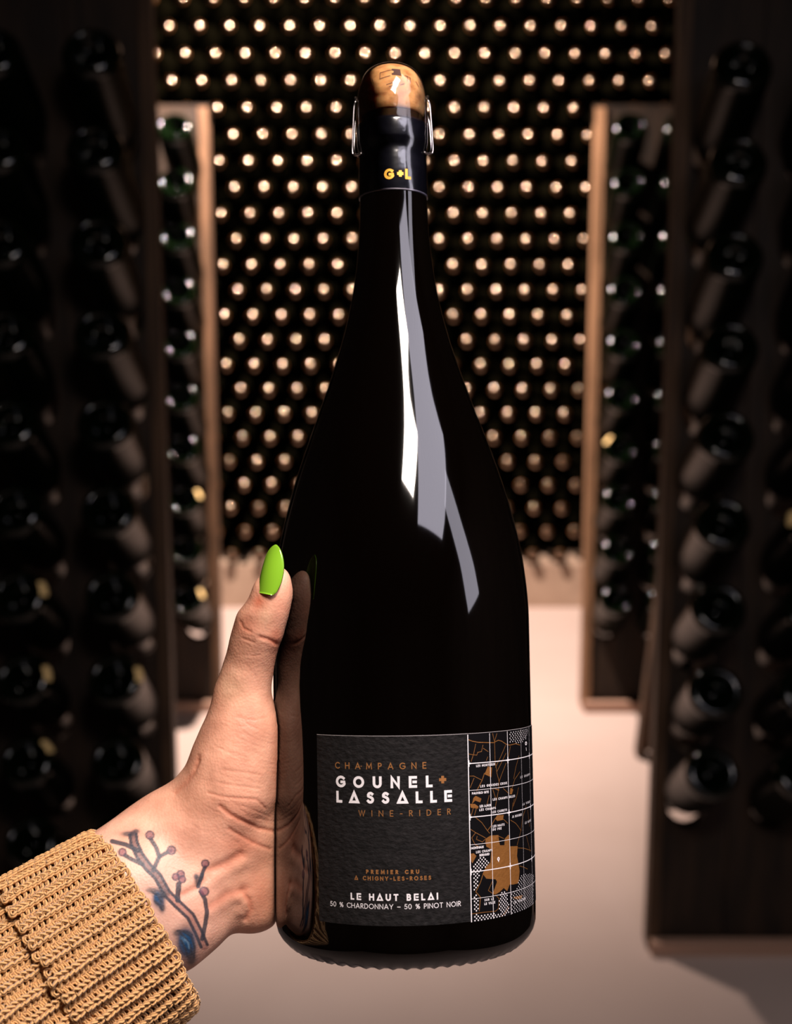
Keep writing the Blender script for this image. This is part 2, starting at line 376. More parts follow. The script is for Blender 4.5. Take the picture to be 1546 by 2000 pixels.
for k in range(23):
    h = 0.192 + 0.0767*k; xo = 0.0 if k % 2 == 0 else 0.044
    row = []
    for i in range(-16, 17):
        x = xo + 0.088*i
        if abs(x) > 1.44: continue
        px, py = proj(Vector((x, 4.374, h)))
        lo, hi = (290, 1322) if py < 232 else (404, 1166)
        sp = magnum_span(py)
        vis = lo < px < hi and not (sp and sp[0]+12 < px < sp[1]-12)
        row.append((x, px, vis, sp))
    lefts = [r for r in row if r[2] and r[3] and r[1] < r[3][0]+13][::-1]; rights = [r for r in row if r[2] and r[3] and r[1] > r[3][1]-13]
    tops = [r for r in row if r[2] and not r[3]]
    for x, px, vis, sp in row:
        rot = Matrix.Rotation(random.uniform(-0.143, -0.137), 4, 'X') @ Matrix.Rotation(random.uniform(-0.003, 0.003), 4, 'Z')
        mw = Matrix.Translation((x, 4.374 + random.uniform(-0.004, 0.004), h)) @ rot @ Matrix.Rotation(-PI/2, 4, 'X') @ Matrix.Rotation(random.uniform(0, 6), 4, 'Z')
        if not vis: rest.append(mw); continue
        r = (x, px, vis, sp)
        if r in tops: where = f'{ORD[tops.index(r)+1]} visible from the left'
        elif r in lefts: where = f'{ORD[lefts.index(r)+1]} left of the held bottle'
        else: where = f'{ORD[rights.index(r)+1]} right of the held bottle'
        if first: g, c = g0, c0; first = False
        else:
            g = g0.copy(); c = c0.copy(); COL.objects.link(g); COL.objects.link(c); c.parent = g
        g.matrix_world = mw; nvis += 1
        c.rotation_euler = (random.uniform(-0.035, 0.035), random.uniform(-0.035, 0.035), 0)
        tag(g, f'capped bottle in back stack, {ORD[k+1]} layer up, {where}', 'bottle', 'capped bottles stacked against the back wall')
def merged(name, V, F, mats, mat):
    V = np.array(V); nv = len(V); VV = []; FF = []
    for i, m in enumerate(mats):
        M = np.array(m); VV.append(V @ M[:3, :3].T + M[:3, 3]); FF += [tuple(a+i*nv for a in f) for f in F]
    return mesh_obj(name, np.concatenate(VV), FF, mat, smooth=True)
rg = merged('more_stacked_bottles', VG, FG, rest, M_glass_stack)
tag(rg, 'rest of the back wall stack of dark bottles, behind the racks and the held bottle', 'bottles', kind='stuff')
rc = merged('crown_caps', VC, FC, rest, M_cap); skirt(rc.data); rc.parent = rg; rc['kind'] = 'stuff'
print('visible stack bottles', nvis, 'rest', len(rest))

# ================================================================ the held magnum
CM = Matrix(((1, 0, 0, 0), (0, math.sin(TILT), math.cos(TILT), 0), (0, math.cos(TILT), -math.sin(TILT), CAM.z), (0, 0, 0, 1)))  # view (x right, y up, z away) to world
AX = Vector((-0.01697676, 0.99742029, 0.06974642)); E1 = Vector((0.99985518, 0.01701821, 0.0)); E2 = Vector((-0.00118696, 0.06973632, -0.99756475)); P1 = Vector((0.00257518, -0.078375, 0.627))
H0 = -0.1082
R3 = CM.to_3x3(); aw, xw, yw = R3 @ AX, R3 @ E1, R3 @ (-E2)
BASE = CM @ (P1 + AX*H0)
BM = Matrix((( xw.x, yw.x, aw.x, BASE.x), (xw.y, yw.y, aw.y, BASE.y), (xw.z, yw.z, aw.z, BASE.z), (0, 0, 0, 1)))
mag = bpy.data.objects.new('magnum_bottle', None); COL.objects.link(mag); mag.matrix_world = BM
tag(mag, 'large black champagne bottle with cork and black label held up in front', 'bottle')
def bp(name, V, F, mat, smooth=True, parent=None):
    o = mesh_obj(name, V, F, mat, smooth=smooth); o.parent = parent or mag; return o
hz = lambda h: h/1000 - H0      # label heights (mm about the reference) to local z (m)
prof = [(0, -78), (10, -80), (22, -87), (33, -99), (40, -106.5), (43, -108.2), (46, -108.0), (49, -106.9), (51.6, -105.3), (53.8, -102.9), (55.3, -100.2), (56.0, -97), (56.1, -92),
        (56.1, -60), (56.0, -20), (56.0, 8), (56.05, 28.6), (55.2, 40.7), (53.7, 53), (50.9, 71.8), (48.3, 80.8), (45.9, 90), (43.05, 98.5), (38.2, 112.7), (32.7, 127), (29.4, 133.5),
        (25.6, 144.7), (22.76, 154.4), (20.2, 165.2), (17.85, 177.7), (16.5, 188.6), (15.6, 199), (15.0, 216), (14.6, 236), (14.5, 245.6), (14.3, 242), (15.0, 243.2), (15.1, 252.2), (14.2, 253.0), (14.1, 255.8), (13.2, 256.6), (11, 256.8), (0, 256.7)]
# the shoulder and neck: slope (inwards per mm of height) integrated upwards gives one smooth curve
_H = [-200, 30, 40, 53, 62, 71, 81, 90, 100, 112, 125, 135, 145, 155, 165, 177, 188, 199, 216, 400]
_S = [0, 0, .07, .13, .19, .24, .28, .315, .345, .37, .375, .36, .33, .29, .24, .18, .125, .085, .02, 0]
_r = 56.05; _sm = []
for _h in range(26, 241):
    if _h % 2 == 0: _sm.append((_r, _h))
    _r -= 0.98*float(np.interp(_h+0.5, _H, _S))
prof = prof[:16] + _sm + prof[35:]
def knurl(i, r, z, a):
    if i in (6, 7): return r, z - 0.0007*max(0, math.cos(52*a)) + 0.0002
    return r, z
V, F = lathe([(r/1000, hz(z)) for r, z in prof], 312, knurl)
bp('bottle_glass', V, F, M_magnum)
# black capsule sleeve: upper collar and lower band
V, F = lathe([(r/1000, hz(z)) for r, z in [(14.95, 219.5), (15.05, 219.3), (15.15, 219.7), (15.05, 230), (14.85, 236.6), (14.7, 238.4), (14.75, 241.0), (15.5, 242.6), (15.7, 244), (15.65, 250.8), (15.45, 252.3), (15.25, 252.5), (15.25, 244.4), (14.65, 242.6), (14.62, 238), (14.8, 221)]], 96)
bp('neck_capsule', V, F, M_band)
V, F = lathe([(r/1000, hz(z)) for r, z in [(15.1, 219.15), (15.3, 219.05), (15.36, 219.4), (15.28, 219.7), (15.12, 219.7)]], 96)
bp('capsule_hem', V, F, prin('pale_film_edge', (0.30, 0.27, 0.33), 0.3))
# cork: mushroom top pressed into a dome
cp = [(0, 256), (11, 256.0), (13.4, 256.6), (14.5, 258.2), (14.95, 260.5), (15.05, 263.5), (14.75, 267.2), (13.9, 271), (12.5, 274), (10.5, 276.5), (7.8, 278.3), (4.2, 279.4), (0, 279.7)]
cpp = [(p.x, p.y) for p in catmull([(r, z, 0) for r, z in cp[1:]], 4)]
def corkmod(i, r, z, a): return r*(1 + 0.006*math.sin(3*a+1) + 0.004*math.sin(7*a)), z
V, F = lathe([(0, hz(256))] + [(max(r, 0)/1000, hz(z)) for r, z in cpp[:-1]] + [(0, hz(279.7))], 96, corkmod)
cork = bp('cork', V, F, M_cork)
def cork_r(h):
    for (r0, z0), (r1, z1) in zip(cpp, cpp[1:]):
        if z0 <= h <= z1: return r0 + (r1-r0)*(h-z0)/(z1-z0+1e-9)
    return 0
# clear film round cork and neck
fp = [(15.3, 218.9), (15.4, 220), (15.3, 230), (15.1, 238), (15.75, 242.5), (16.0, 245), (16.0, 252), (15.9, 257), (15.75, 261), (15.5, 265), (14.9, 269), (14.0, 272), (12.7, 274.9), (10.7, 277.3), (8.0, 279.1), (4.4, 280.2), (0.01, 280.6)]
fpp = [(p.x, p.y) for p in catmull([(r, z, 0) for r, z in fp], 4)]
def filmmod(i, r, z, a): return r*(1 + 0.010*math.sin(5*a+z*300) * (1 if z > hz(262) else 0.2)), z
V, F = lathe([(max(r, 0.02)/1000, hz(z)) for r, z in fpp], 96, filmmod)
bp('clear_film_sleeve', V, F, M_film)
# the steel clamp: two bowed legs hooked under the collar, joined behind and over the cork's shoulder
def loc(al, r, h): return Vector((r*math.sin(al)/1000, -r*math.cos(al)/1000, hz(h)))
for sgn in (-1, 1):
    a = 1.42*sgn
    pts = [loc(2.6*sgn, 16.4, 267.6), loc(2.0*sgn, 16.5, 267.4), loc(1.65*sgn, 16.4, 266.4), loc(a, 16.3, 263.5), loc(a, 17.1, 261), loc(a, 17.6, 254), loc(a, 18.0, 246), loc(a, 18.2, 240.5), loc(a-0.03*sgn, 17.6, 238.6), loc(a-0.2*sgn, 16.2, 238.0), loc(a-0.32*sgn, 15.6, 238.0)]
    V, F = tube(catmull(pts, 8), 0.00042, 8); bp('wire_leg', V, F, M_wire)
    pts = [loc(2.0*sgn, 15.9, 262), loc(1.75*sgn, 16.6, 257), loc(1.68*sgn, 17.2, 249), loc(1.66*sgn, 17.2, 242), loc(1.8*sgn, 16.0, 240)]
    V, F = tube(catmull(pts, 6), 0.00038, 8); bp('wire_leg', V, F, M_wire)
V, F = tube([loc(x*0.1, 16.4, 267.6) for x in range(26, 38)], 0.00042, 8); bp('wire_bow', V, F, M_wire)

# ---------------------------------------------------------------- stroke lettering
def arc(cx, cy, rx, ry, a0, a1, n=9):
    return [(cx + rx*math.cos(math.radians(a0+(a1-a0)*i/(n-1))), cy + ry*math.sin(math.radians(a0+(a1-a0)*i/(n-1)))) for i in range(n)]
G = {
 'A': (0.84, [[(0, 0), (0.42, 1), (0.84, 0)], [(0.14, 0.30), (0.70, 0.30)]]),
 '^': (0.90, [[(0, 0), (0.45, 1), (0.90, 0), (0, 0)]]),
 'B': (0.56, [[(0, 0), (0, 1), (0.28, 1)]+arc(0.28, 0.77, 0.23, 0.23, 90, -90)+[(0.0, 0.54)], [(0.28, 0.54)]+arc(0.30, 0.27, 0.26, 0.27, 90, -90)+[(0, 0)]]),
 'C': (0.80, [arc(0.50, 0.5, 0.50, 0.5, 48, 312, 17)]),
 'D': (0.74, [[(0, 0), (0, 1), (0.25, 1)]+arc(0.25, 0.5, 0.49, 0.5, 80, -80, 13)+[(0.25, 0), (0, 0)]]),
 'E': (0.52, [[(0.52, 1), (0, 1), (0, 0), (0.52, 0)], [(0, 0.52), (0.46, 0.52)]]),
 '&': (0.62, [[(0.62, 1), (0, 1), (0, 0), (0.62, 0)], [(0.62, 0.0), (0.62, 0.0)], [(0.40, 0.50), (0.60, 0.50)]]),
 'G': (0.88, [arc(0.50, 0.5, 0.50, 0.5, 48, 330, 17)+[(0.90, 0.46), (0.58, 0.46)]]),
 'H': (0.72, [[(0, 0), (0, 1)], [(0.72, 0), (0.72, 1)], [(0, 0.52), (0.72, 0.52)]]),
 'I': (0.0, [[(0, 0), (0, 1)]]),
 'J': (0.42, [[(0.42, 1), (0.42, 0.2)]+arc(0.21, 0.2, 0.21, 0.2, 0, -150, 6)]),
 'L': (0.46, [[(0, 1), (0, 0), (0.46, 0)]]),
 'M': (0.92, [[(0, 0), (0.06, 1), (0.46, 0.18), (0.86, 1), (0.92, 0)]]),
 'N': (0.74, [[(0, 0), (0, 1), (0.74, 0), (0.74, 1)]]),
 'O': (1.0, [arc(0.5, 0.5, 0.5, 0.5, 90, 450, 25)]),
 'P': (0.52, [[(0, 0), (0, 1), (0.26, 1)]+arc(0.26, 0.73, 0.26, 0.27, 90, -90)+[(0, 0.46)]]),
 'R': (0.56, [[(0, 0), (0, 1), (0.26, 1)]+arc(0.26, 0.75, 0.25, 0.25, 90, -90)+[(0, 0.50)], [(0.22, 0.50), (0.56, 0)]]),
 'S': (0.56, [arc(0.30, 0.75, 0.25, 0.25, 40, 200, 9)+arc(0.28, 0.27, 0.28, 0.27, 90, -150, 11)[1:]]),
 'T': (0.62, [[(0, 1), (0.62, 1)], [(0.31, 1), (0.31, 0)]]),
 'U': (0.72, [[(0, 1), (0, 0.36)]+arc(0.36, 0.36, 0.36, 0.36, 180, 360, 11)+[(0.72, 1)]]),
 'V': (0.8, [[(0, 1), (0.4, 0), (0.8, 1)]]),
 'W': (1.2, [[(0, 1), (0.3, 0), (0.6, 1), (0.9, 0), (1.2, 1)]]),
 'X': (0.7, [[(0, 0), (0.7, 1)], [(0.7, 0), (0, 1)]]),
 'Y': (0.74, [[(0, 1), (0.37, 0.46), (0.74, 1)], [(0.37, 0.46), (0.37, 0)]]),
 'Z': (0.6, [[(0, 1), (0.6, 1), (0, 0), (0.6, 0)]]),
 '0': (0.62, [arc(0.31, 0.5, 0.31, 0.5, 90, 450, 21)]),
 '5': (0.52, [[(0.48, 1), (0.10, 1), (0.04, 0.56)]+arc(0.22, 0.32, 0.30, 0.31, 110, -140, 11)]),
 '%': (0.86, [arc(0.17, 0.76, 0.17, 0.22, 90, 450, 13), arc(0.69, 0.24, 0.17, 0.22, 90, 450, 13), [(0.72, 1), (0.14, 0)]]),
 '-': (0.34, [[(0, 0.42), (0.34, 0.42)]]), '~': (0.62, [[(0, 0.42), (0.62, 0.42)]]), '.': (0.0, [[(-0.03, 0.42), (0.03, 0.42)]]),
 '+': (0.8, [[(0, 0.5), (0.8, 0.5)], [(0.4, 0.1), (0.4, 0.9)]]),
}
def ribbon(pts, wd, sq=True, step=1.6):
    """2-D ribbon with mitred joints: list of quads of (u,h)"""
    P = [Vector(p) for p in pts]
    Q = [P[0]]
    for p in P[1:]:
        if (p-Q[-1]).length > 1e-5: Q.append(p)
    if len(Q) < 2: return []
    closed = (Q[0]-Q[-1]).length < 1e-4
    if closed: Q = Q[:-1]
    S = []
    n = len(Q)
    for i in range(n if closed else n-1):
        a, b = Q[i], Q[(i+1) % n]; S.append((b-a).normalized())
    if sq and not closed: Q[0] = Q[0] - S[0]*wd/2; Q[-1] = Q[-1] + S[-1]*wd/2
    L = []; Rr = []
    for i in range(n):
        d0 = S[i-1] if (i or closed) else S[0]; d1 = S[i % len(S)] if (closed or i < n-1) else S[-1]
        n0 = Vector((-d0.y, d0.x)); n1 = Vector((-d1.y, d1.x)); m = (n0+n1)
        if m.length < 1e-3: m = n1
        m.normalize(); k = min(1/max(0.3, m.dot(n1)), 2.4)*wd/2
        L.append(Q[i]+m*k); Rr.append(Q[i]-m*k)
    quads = []
    for i in range(n if closed else n-1):
        j = (i+1) % n; seg = max(1, int(abs(Q[j].x-Q[i].x)/step)+0)
        for s in range(seg):
            t0, t1 = s/seg, (s+1)/seg
            quads.append([Rr[i].lerp(Rr[j], t0), Rr[i].lerp(Rr[j], t1), L[i].lerp(L[j], t1), L[i].lerp(L[j], t0)])
    return quads
def text_quads(s, u0, u1, h, cap, bold, du=0.0):
    """letters spread from u0 to u1 on baseline h"""
    wd = bold*cap; gap = 0
    ws = [(G[c][0]*(cap-wd)*1.0 + wd if c != ' ' else cap*0.42) for c in s]
    gap = (u1-u0-sum(ws))/max(1, len(s)-1)
    q = []; x = u0
    for c, wc in zip(s, ws):
        if c != ' ':
            for st in G[c][1]:
                q += ribbon([(x+wd/2+a*(cap-wd), h+wd/2+b*(cap-wd)) for a, b in st], wd)
        x += wc+gap
    return q
RL = 56.1
def wrap(quads, off, R=RL, tilt=0.0):
    V = []; F = []
    for q in quads:
        n = len(V)
        for p in q:
            a = p[0]/R; V.append(((R+off)*math.sin(a)/1000, -(R+off)*math.cos(a)/1000, hz(p[1] + tilt*p[0])))
        F.append(tuple(range(n, n+len(q))))
    return V, F
# the label papers
def patch(u0, u1, h0, h1, off, nu, thick=0.12):
    V = []; F = []
    for i in range(nu+1):
        u = u0+(u1-u0)*i/nu; a = u/RL
        for h in (h0, h1):
            for t in (off, off-thick): V.append(((RL+t)*math.sin(a)/1000, -(RL+t)*math.cos(a)/1000, hz(h)))
    for i in range(nu):
        n = 4*i; m = n+4
        F += [(n, m, m+2, n+2), (n+1, n+3, m+3, m+1), (n+2, m+2, m+3, n+3), (n, n+1, m+1, m)]
    F += [(0, 2, 3, 1), (4*nu, 4*nu+1, 4*nu+3, 4*nu+2)]
    return V, F
V, F = patch(-37.6, 27.0, -88.9, -14.4, 0.12, 60); lab = bp('front_label', V, F, M_paper, smooth=False); lab['label'] = 'matt charcoal label panel with the writing'
V, F = patch(27.0, 84.0, -89.3, -15.0, 0.12, 54); mp = bp('map_label', V, F, M_mappaper, smooth=False); mp['label'] = 'black label panel with a white and copper village map'
TXT = [('GOUNEL', 'GOUN&L', -28.3, 11.5, -35.1, 4.65, 0.23, M_white), ('LASSALLE', 'L^SS^LL&', -28.2, 19.5, -41.2, 4.65, 0.23, M_white),
       ('CHAMPAGNE', 'CHAMPAGNE', -28.6, 9.1, -27.7, 2.6, 0.15, M_copper), ('WINE', 'WINE-RIDER', -18.5, 18.8, -46.2, 2.4, 0.125, M_copper), ('PLUS', '+', 14.2, 17.7, -34.0, 3.4, 0.34, M_copper),
       ('CRU', 'PREMIER CRU', -15.7, 5.5, -68.7, 1.65, 0.24, M_copper), ('CHIGNY', '^ CHIGNY-LES-ROSES', -20.6, 10.2, -71.25, 1.65, 0.21, M_copper),
       ('BELAI', 'L& H^UT B&L^I', -22.4, 12.9, -79.1, 2.7, 0.22, M_white), ('BLEND', '50 % CHARDONNAY ~ 50 % PINOT NOIR', -31.8, 22.4, -82.35, 2.0, 0.12, M_white)]
for _, s, u0, u1, h, cap, bold, m in TXT:
    V, F = wrap(text_quads(s, u0, u1, h, cap, bold), 0.16); bp('printed_line', V, F, m, smooth=False, parent=lab)
V, F = wrap(ribbon([(-17.3, -26.5), (-16.8, -26.5)], 0.3, False), 0.16); bp('printed_dot', V, F, M_copper, smooth=False, parent=lab)
V, F = wrap(ribbon([(-37.6, -14.45), (84, -14.9)], 0.16, False), 0.15); bp('label_edge', V, F, prin('cut_paper_edge', (0.4, 0.36, 0.36), 0.7), smooth=False, parent=lab)
COPPER_LINES=[[(27.1,-17.0),(29.1,-17.8),(31.9,-18.4),(36.4,-18.8),(40.1,-19.1),(42.9,-18.3),(45.0,-18.9),(47.7,-20.3),(50.1,-20.9),(54.9,-20.7),(58.8,-21.6)],[(30.7,-19.0),(29.6,-22.9),(28.3,-25.9)],[(34.3,-19.6),(33.9,-20.9),(33.5,-22.2),(31.6,-22.4),(31.1,-23.5),(29.2,-23.2),(27.4,-22.8)],[(34.3,-20.9),(37.0,-22.5)],[(36.7,-24.5),(35.9,-26.0)],[(34.8,-30.9),(33.5,-33.7),(30.7,-37.7)],[(27.5,-31.6),(29.4,-31.7),(33.5,-33.7)],[(29.6,-32.5),(27.6,-36.3)],[(42.1,-15.5),(40.6,-18.8),(40.7,-26.4),(41.6,-31.5),(42.9,-35.3)],[(47.4,-20.7),(44.1,-25.1),(40.8,-29.1)],[(47.6,-23.9),(46.0,-25.7),(41.6,-30.9)],[(47.5,-27.9),(44.8,-31.8),(42.9,-34.7),(42.2,-38.7),(40.1,-45.6)],[(58.2,-32.5),(53.5,-35.2),(51.1,-39.0),(49.6,-40.8)],[(37.0,-40.0),(35.7,-43.7)],[(56.6,-38.8),(54.7,-42.4),(51.9,-46.0)],[(45.2,-38.0),(48.6,-40.3)],[(57.6,-25.9),(54.5,-30.6),(52.7,-34.9)],[(50.7,-21.4),(49.2,-25.6)],[(39.6,-15.3),(40.6,-18.8)],[(39.0,-37.6),(40.5,-41.4)],[(29.4,-47.8),(32.9,-50.5),(35.7,-54.0),(36.9,-55.2)],[(35.7,-54.0),(37.9,-52.1),(40.0,-49.6)],[(27.5,-52.7),(29.8,-54.2),(34.7,-56.8)],[(29.8,-54.2),(27.9,-56.1),(29.4,-58.9),(31.3,-59.9)],[(30.5,-55.6),(30.1,-56.9),(33.0,-58.2),(34.7,-57.1)],[(41.1,-50.6),(45.1,-50.5),(47.7,-52.4)],[(33.0,-70.9),(31.6,-74.1),(29.3,-77.5),(31.5,-79.9),(30.7,-85.3)],[(26.7,-85.9),(32.9,-86.0),(39.2,-86.4),(40.8,-85.6),(41.3,-81.7),(39.4,-80.1)],[(37.8,-74.3),(35.5,-77.7),(37.6,-79.1)],[(54.2,-62.1),(57.9,-56.7),(55.6,-54.7),(53.5,-53.1),(49.6,-51.3)],[(57.9,-56.7),(59.5,-52.0),(64.2,-47.1)],[(54.7,-63.3),(60.1,-64.2),(69.4,-66.6)],[(56.0,-70.8),(59.7,-71.9),(64.0,-73.4)],[(42.2,-89.0),(44.7,-88.0),(47.3,-85.8)],[(29.1,-43.9),(27.8,-47.4)],[(41.7,-56.8),(44.9,-58.2)],[(65.8,-49.2),(68.1,-56.5)],[(63.4,-59.6),(68.2,-67.0)],[(30.8,-43.5),(29.4,-47.3)],[(51.8,-44.5),(50.7,-48.2),(52.9,-43.0)]]
COPPER_AREAS=[[(36.6,-28.4),(38.9,-29.0),(38.4,-32.9),(34.8,-31.4)],[(50.1,-38.3),(52.2,-39.2),(51.0,-41.0),(49.6,-40.8)],[(42.8,-38.2),(39.0,-37.3),(42.5,-38.7)],[(29.1,-40.4),(30.2,-39.6),(33.0,-41.0),(32.3,-42.4),(29.9,-41.5),(28.3,-42.7)],[(27.4,-42.6),(29.7,-42.8),(31.5,-44.1),(31.0,-44.8),(27.8,-44.2)],[(34.7,-57.1),(37.2,-56.1),(41.7,-56.4),(42.0,-58.9),(42.5,-60.6),(45.2,-60.9),(45.5,-58.3),(48.0,-57.0),(48.9,-57.6),(48.7,-61.8),(54.7,-62.5),(54.0,-66.4),(55.9,-72.9),(54.6,-77.6),(50.5,-77.5),(48.1,-77.1),(46.3,-79.5),(44.2,-77.9),(41.8,-79.1),(39.4,-79.8),(37.6,-79.6),(40.3,-74.9),(39.6,-73.8),(34.6,-72.9),(32.8,-70.8),(34.4,-68.4),(36.9,-66.8),(37.6,-61.6),(35.0,-60.3),(34.5,-58.6)],[(40.0,-49.6),(41.2,-48.4),(45.2,-48.7),(44.7,-50.4),(41.1,-50.6)],[(26.8,-62.3),(28.7,-62.3),(29.9,-63.4),(28.0,-66.1),(26.8,-64.2)],[(50.2,-82.5),(57.8,-83.0),(57.1,-84.2),(52.2,-83.7)]]
DOT_AREAS=[[(49.6,-15.1),(69.3,-15.6),(68.2,-18.5),(60.3,-20.8),(49.4,-20.1)],[(28.1,-66.9),(31.2,-63.8),(33.9,-64.1),(36.6,-66.0),(34.1,-68.6),(31.4,-69.1),(30.8,-72.5),(30.9,-75.9),(28.0,-77.9)],[(27.8,-77.9),(29.6,-78.6),(30.6,-80.8),(30.3,-85.5),(27.8,-85.5)],[(27.8,-86.3),(39.2,-87.2),(41.5,-87.5),(40.9,-83.2),(42.5,-79.7),(45.8,-78.9),(47.0,-84.1),(47.3,-87.9),(43.8,-89.8),(27.7,-88.9)],[(57.0,-74.2),(73.6,-77.0),(72.0,-89.7),(48.1,-89.1),(48.4,-81.4),(52.4,-79.4)]]
SMALL_TEXT=[('LES MONTBEUX',30.7,40.6,-28.2,-28.3,0.8),
('LES GRANDES CROIX',32.5,47.8,-36.4,-36.6,0.8),
('PAUVROI GITE',28.4,36.8,-39.0,-39.1,0.8),
('LES CHAMPS GILLES',38.9,53.4,-42.3,-42.4,0.8),
('LES AJAUX',32.0,38.0,-44.4,-44.5,0.8),
('LES CHAMPS',31.8,40.5,-45.9,-45.8,0.8),
('LES CARRETS',38.4,47.4,-47.3,-47.4,0.8),
('JS ROUGES',50.8,58.9,-50.6,-50.7,0.8),
('LES HAUTS',38.6,45.5,-53.0,-53.1,0.8),
('DU PRE',38.5,43.6,-54.3,-54.4,0.8),
('MONTHAUX',27.5,33.6,-60.7,-60.6,0.8),
('LES CHAMPS',29.8,38.1,-62.4,-62.4,0.8),
('BERNARD',31.4,36.5,-63.7,-63.9,0.7),
('SUR LE',33.4,38.3,-81.8,-81.7,0.7),
('LE VILLE',33.3,39.0,-83.3,-83.2,0.7),
('LE CHAMPS',58.5,70.8,-35.1,-35.5,0.7),
('LA VIGNE',60.0,69.6,-46.5,-46.8,0.8),
('LE MONT',62.1,70.6,-54.5,-54.7,0.7),
('LE VILLERS',50.6,61.0,-85.3,-85.2,0.8)]

q = []
VL = [27.0, 37.9, 48.7, 59.8, 70.7, 81.6]; HL = [-26.6, -37.3, -47.9, -58.8, -69.5, -80.1]
for i, u in enumerate(VL): q += ribbon([(u, -15.1), (u, -89.2)], (0.40, 0.22, 0.26, 0.10, 0.18, 0.2)[i], False)
for i, h in enumerate(HL): q += ribbon([(27, h), (84, h-0.6)], (0.34, 0.16)[i % 2], False)
for u in (27.2, 48.7, 70.4):
    for h in (HL[0], HL[2], HL[4]):
        h -= 0.012*(u-27)
        q += ribbon([(u if u < 28 else u-0.9, h), (u+0.9, h)], 0.58, u > 28) + ribbon([(u, h-1.0), (u, h+1.0)], 0.58)
q += ribbon(arc(41.4, -65.9, 0.5, 0.55, 90, 450, 13), 0.42) + ribbon([(41.45, -66.6), (41.45, -66.9)], 0.4)      # map pin
q += ribbon(arc(65.6, -21.5, 1.0, 0.55, 90, 450, 11), 0.5) + ribbon([(65.4, -19.6), (65.4, -18.6)], 0.4) + ribbon([(65.6, -23.4), (65.9, -24.4)], 0.4)
for s, u0, u1, h, h1, cap in SMALL_TEXT: q += text_quads(s.replace(' ', ' '), u0, u1, (h+h1)/2, 0.95, 0.2)
V, F = wrap(q, 0.175); bp('map_grid', V, F, M_white, smooth=False, parent=mp)
q = []
for i, ln in enumerate(COPPER_LINES): q += ribbon(ln, 0.30 if i in (0, 5, 21, 26) else 0.22, False)
V, F = wrap(q, 0.15); bp('map_roads', V, F, M_foil, smooth=False, parent=mp)
def inside(p, poly):
    c = False; n = len(poly)
    for i in range(n):
        (x0, y0), (x1, y1) = poly[i], poly[i-1]
        if (y0 > p[1]) != (y1 > p[1]) and p[0] < (x1-x0)*(p[1]-y0)/(y1-y0)+x0: c = not c
    return c
# copper built-up areas: fine cells clipped to the outline
bmm = bmesh.new()
for poly in COPPER_AREAS:
    vs = [bmm.verts.new((x, y, 0)) for x, y in poly]
    try: bmm.faces.new(vs)
    except ValueError: pass
bmesh.ops.triangulate(bmm, faces=bmm.faces[:])
for k in range(26, 60):
    g = bmm.verts[:]+bmm.edges[:]+bmm.faces[:]
    bmesh.ops.bisect_plane(bmm, geom=g, plane_co=(k*1.0, 0, 0), plane_no=(1, 0, 0))
tris = [[(v.co.x, v.co.y) for v in f.verts] for f in bmm.faces]; bmm.free()
V, F = wrap(tris, 0.14); bp('map_village', V, F, M_foil, smooth=False, parent=mp)
q = []; j = 0; h = -15.8
while h > -89.3:
    u = 28.6 + (0.0 if j % 2 == 0 else 0.8)
    while u < 80:
        if any(inside((u, h), p) for p in DOT_AREAS):
            rd_ = 0.33 if u < 48 else 0.27; q.append([(u+rd_*math.cos(t*PI/3), h+rd_*math.sin(t*PI/3)) for t in range(6)])
        u += 1.6 if u < 48 else 2.0
    h -= 0.76; j += 1
V, F = wrap(q, 0.165); d = bp('map_dots', V, F, M_white, smooth=False, parent=mp); d['kind'] = 'stuff'
# letters on the neck band
RN = 15.42
V, F = wrap(text_quads('G', -4.0, 1.2, 223.6, 4.7, 0.25) + text_quads('+', 1.8, 4.9, 224.4, 3.2, 0.4) + text_quads('L', 5.4, 9.0, 223.6, 4.6, 0.27), 0.0, RN, 0.03)
bp('neck_lettering', V, F, M_gold, smooth=False)
# brand marks burnt into the cork
def on_cork(quads, dh=-2.9):
    V = []; F = []
    for q in quads:
        n = len(V)
        for u, h in q:
            h += dh; r = cork_r(h)*1.012+0.03; a = u/15.0; V.append((r*math.sin(a)/1000, -r*math.cos(a)/1000, hz(h)+0.00004))
        F.append(tuple(range(n, n+4)))
    return V, F
q = []
for u in range(5): q.append([(0.2+u*0.9, 273.6-0.03*u), (1.1+u*0.9, 273.6-0.03*u), (1.1+u*0.9, 277.0-0.05*u), (0.2+u*0.9, 277.0-0.05*u)])
for a, b in (((-5.6, 275.2), (0.0, 276.2)), ((-5.6, 275.2), (-5.4, 272.0)), ((-5.4, 272.0), (-0.6, 273.2)), ((-2.2, 268.9), (0.2, 269.7)), ((0.6, 269.6), (3.4, 270.2)), ((-1.0, 267.9), (1.6, 268.7)),
             ((6.5, 273.8), (9.4, 273.0)), ((7.8, 273.6), (7.6, 271.4)), ((9.3, 273.0), (9.0, 270.8)), ((-11.2, 274), (-9.6, 271)), ((-9.4, 272.6), (-8.6, 270.6)), ((3.8, 268.8), (5.8, 269.6)), ((12.6, 272), (14, 270))):
    q += [[tuple(v) for v in z] for z in ribbon([a, b], 0.30, step=0.8)]
V, F = on_cork(q); bp('cork_branding', V, F, M_corkink, smooth=False, parent=cork)

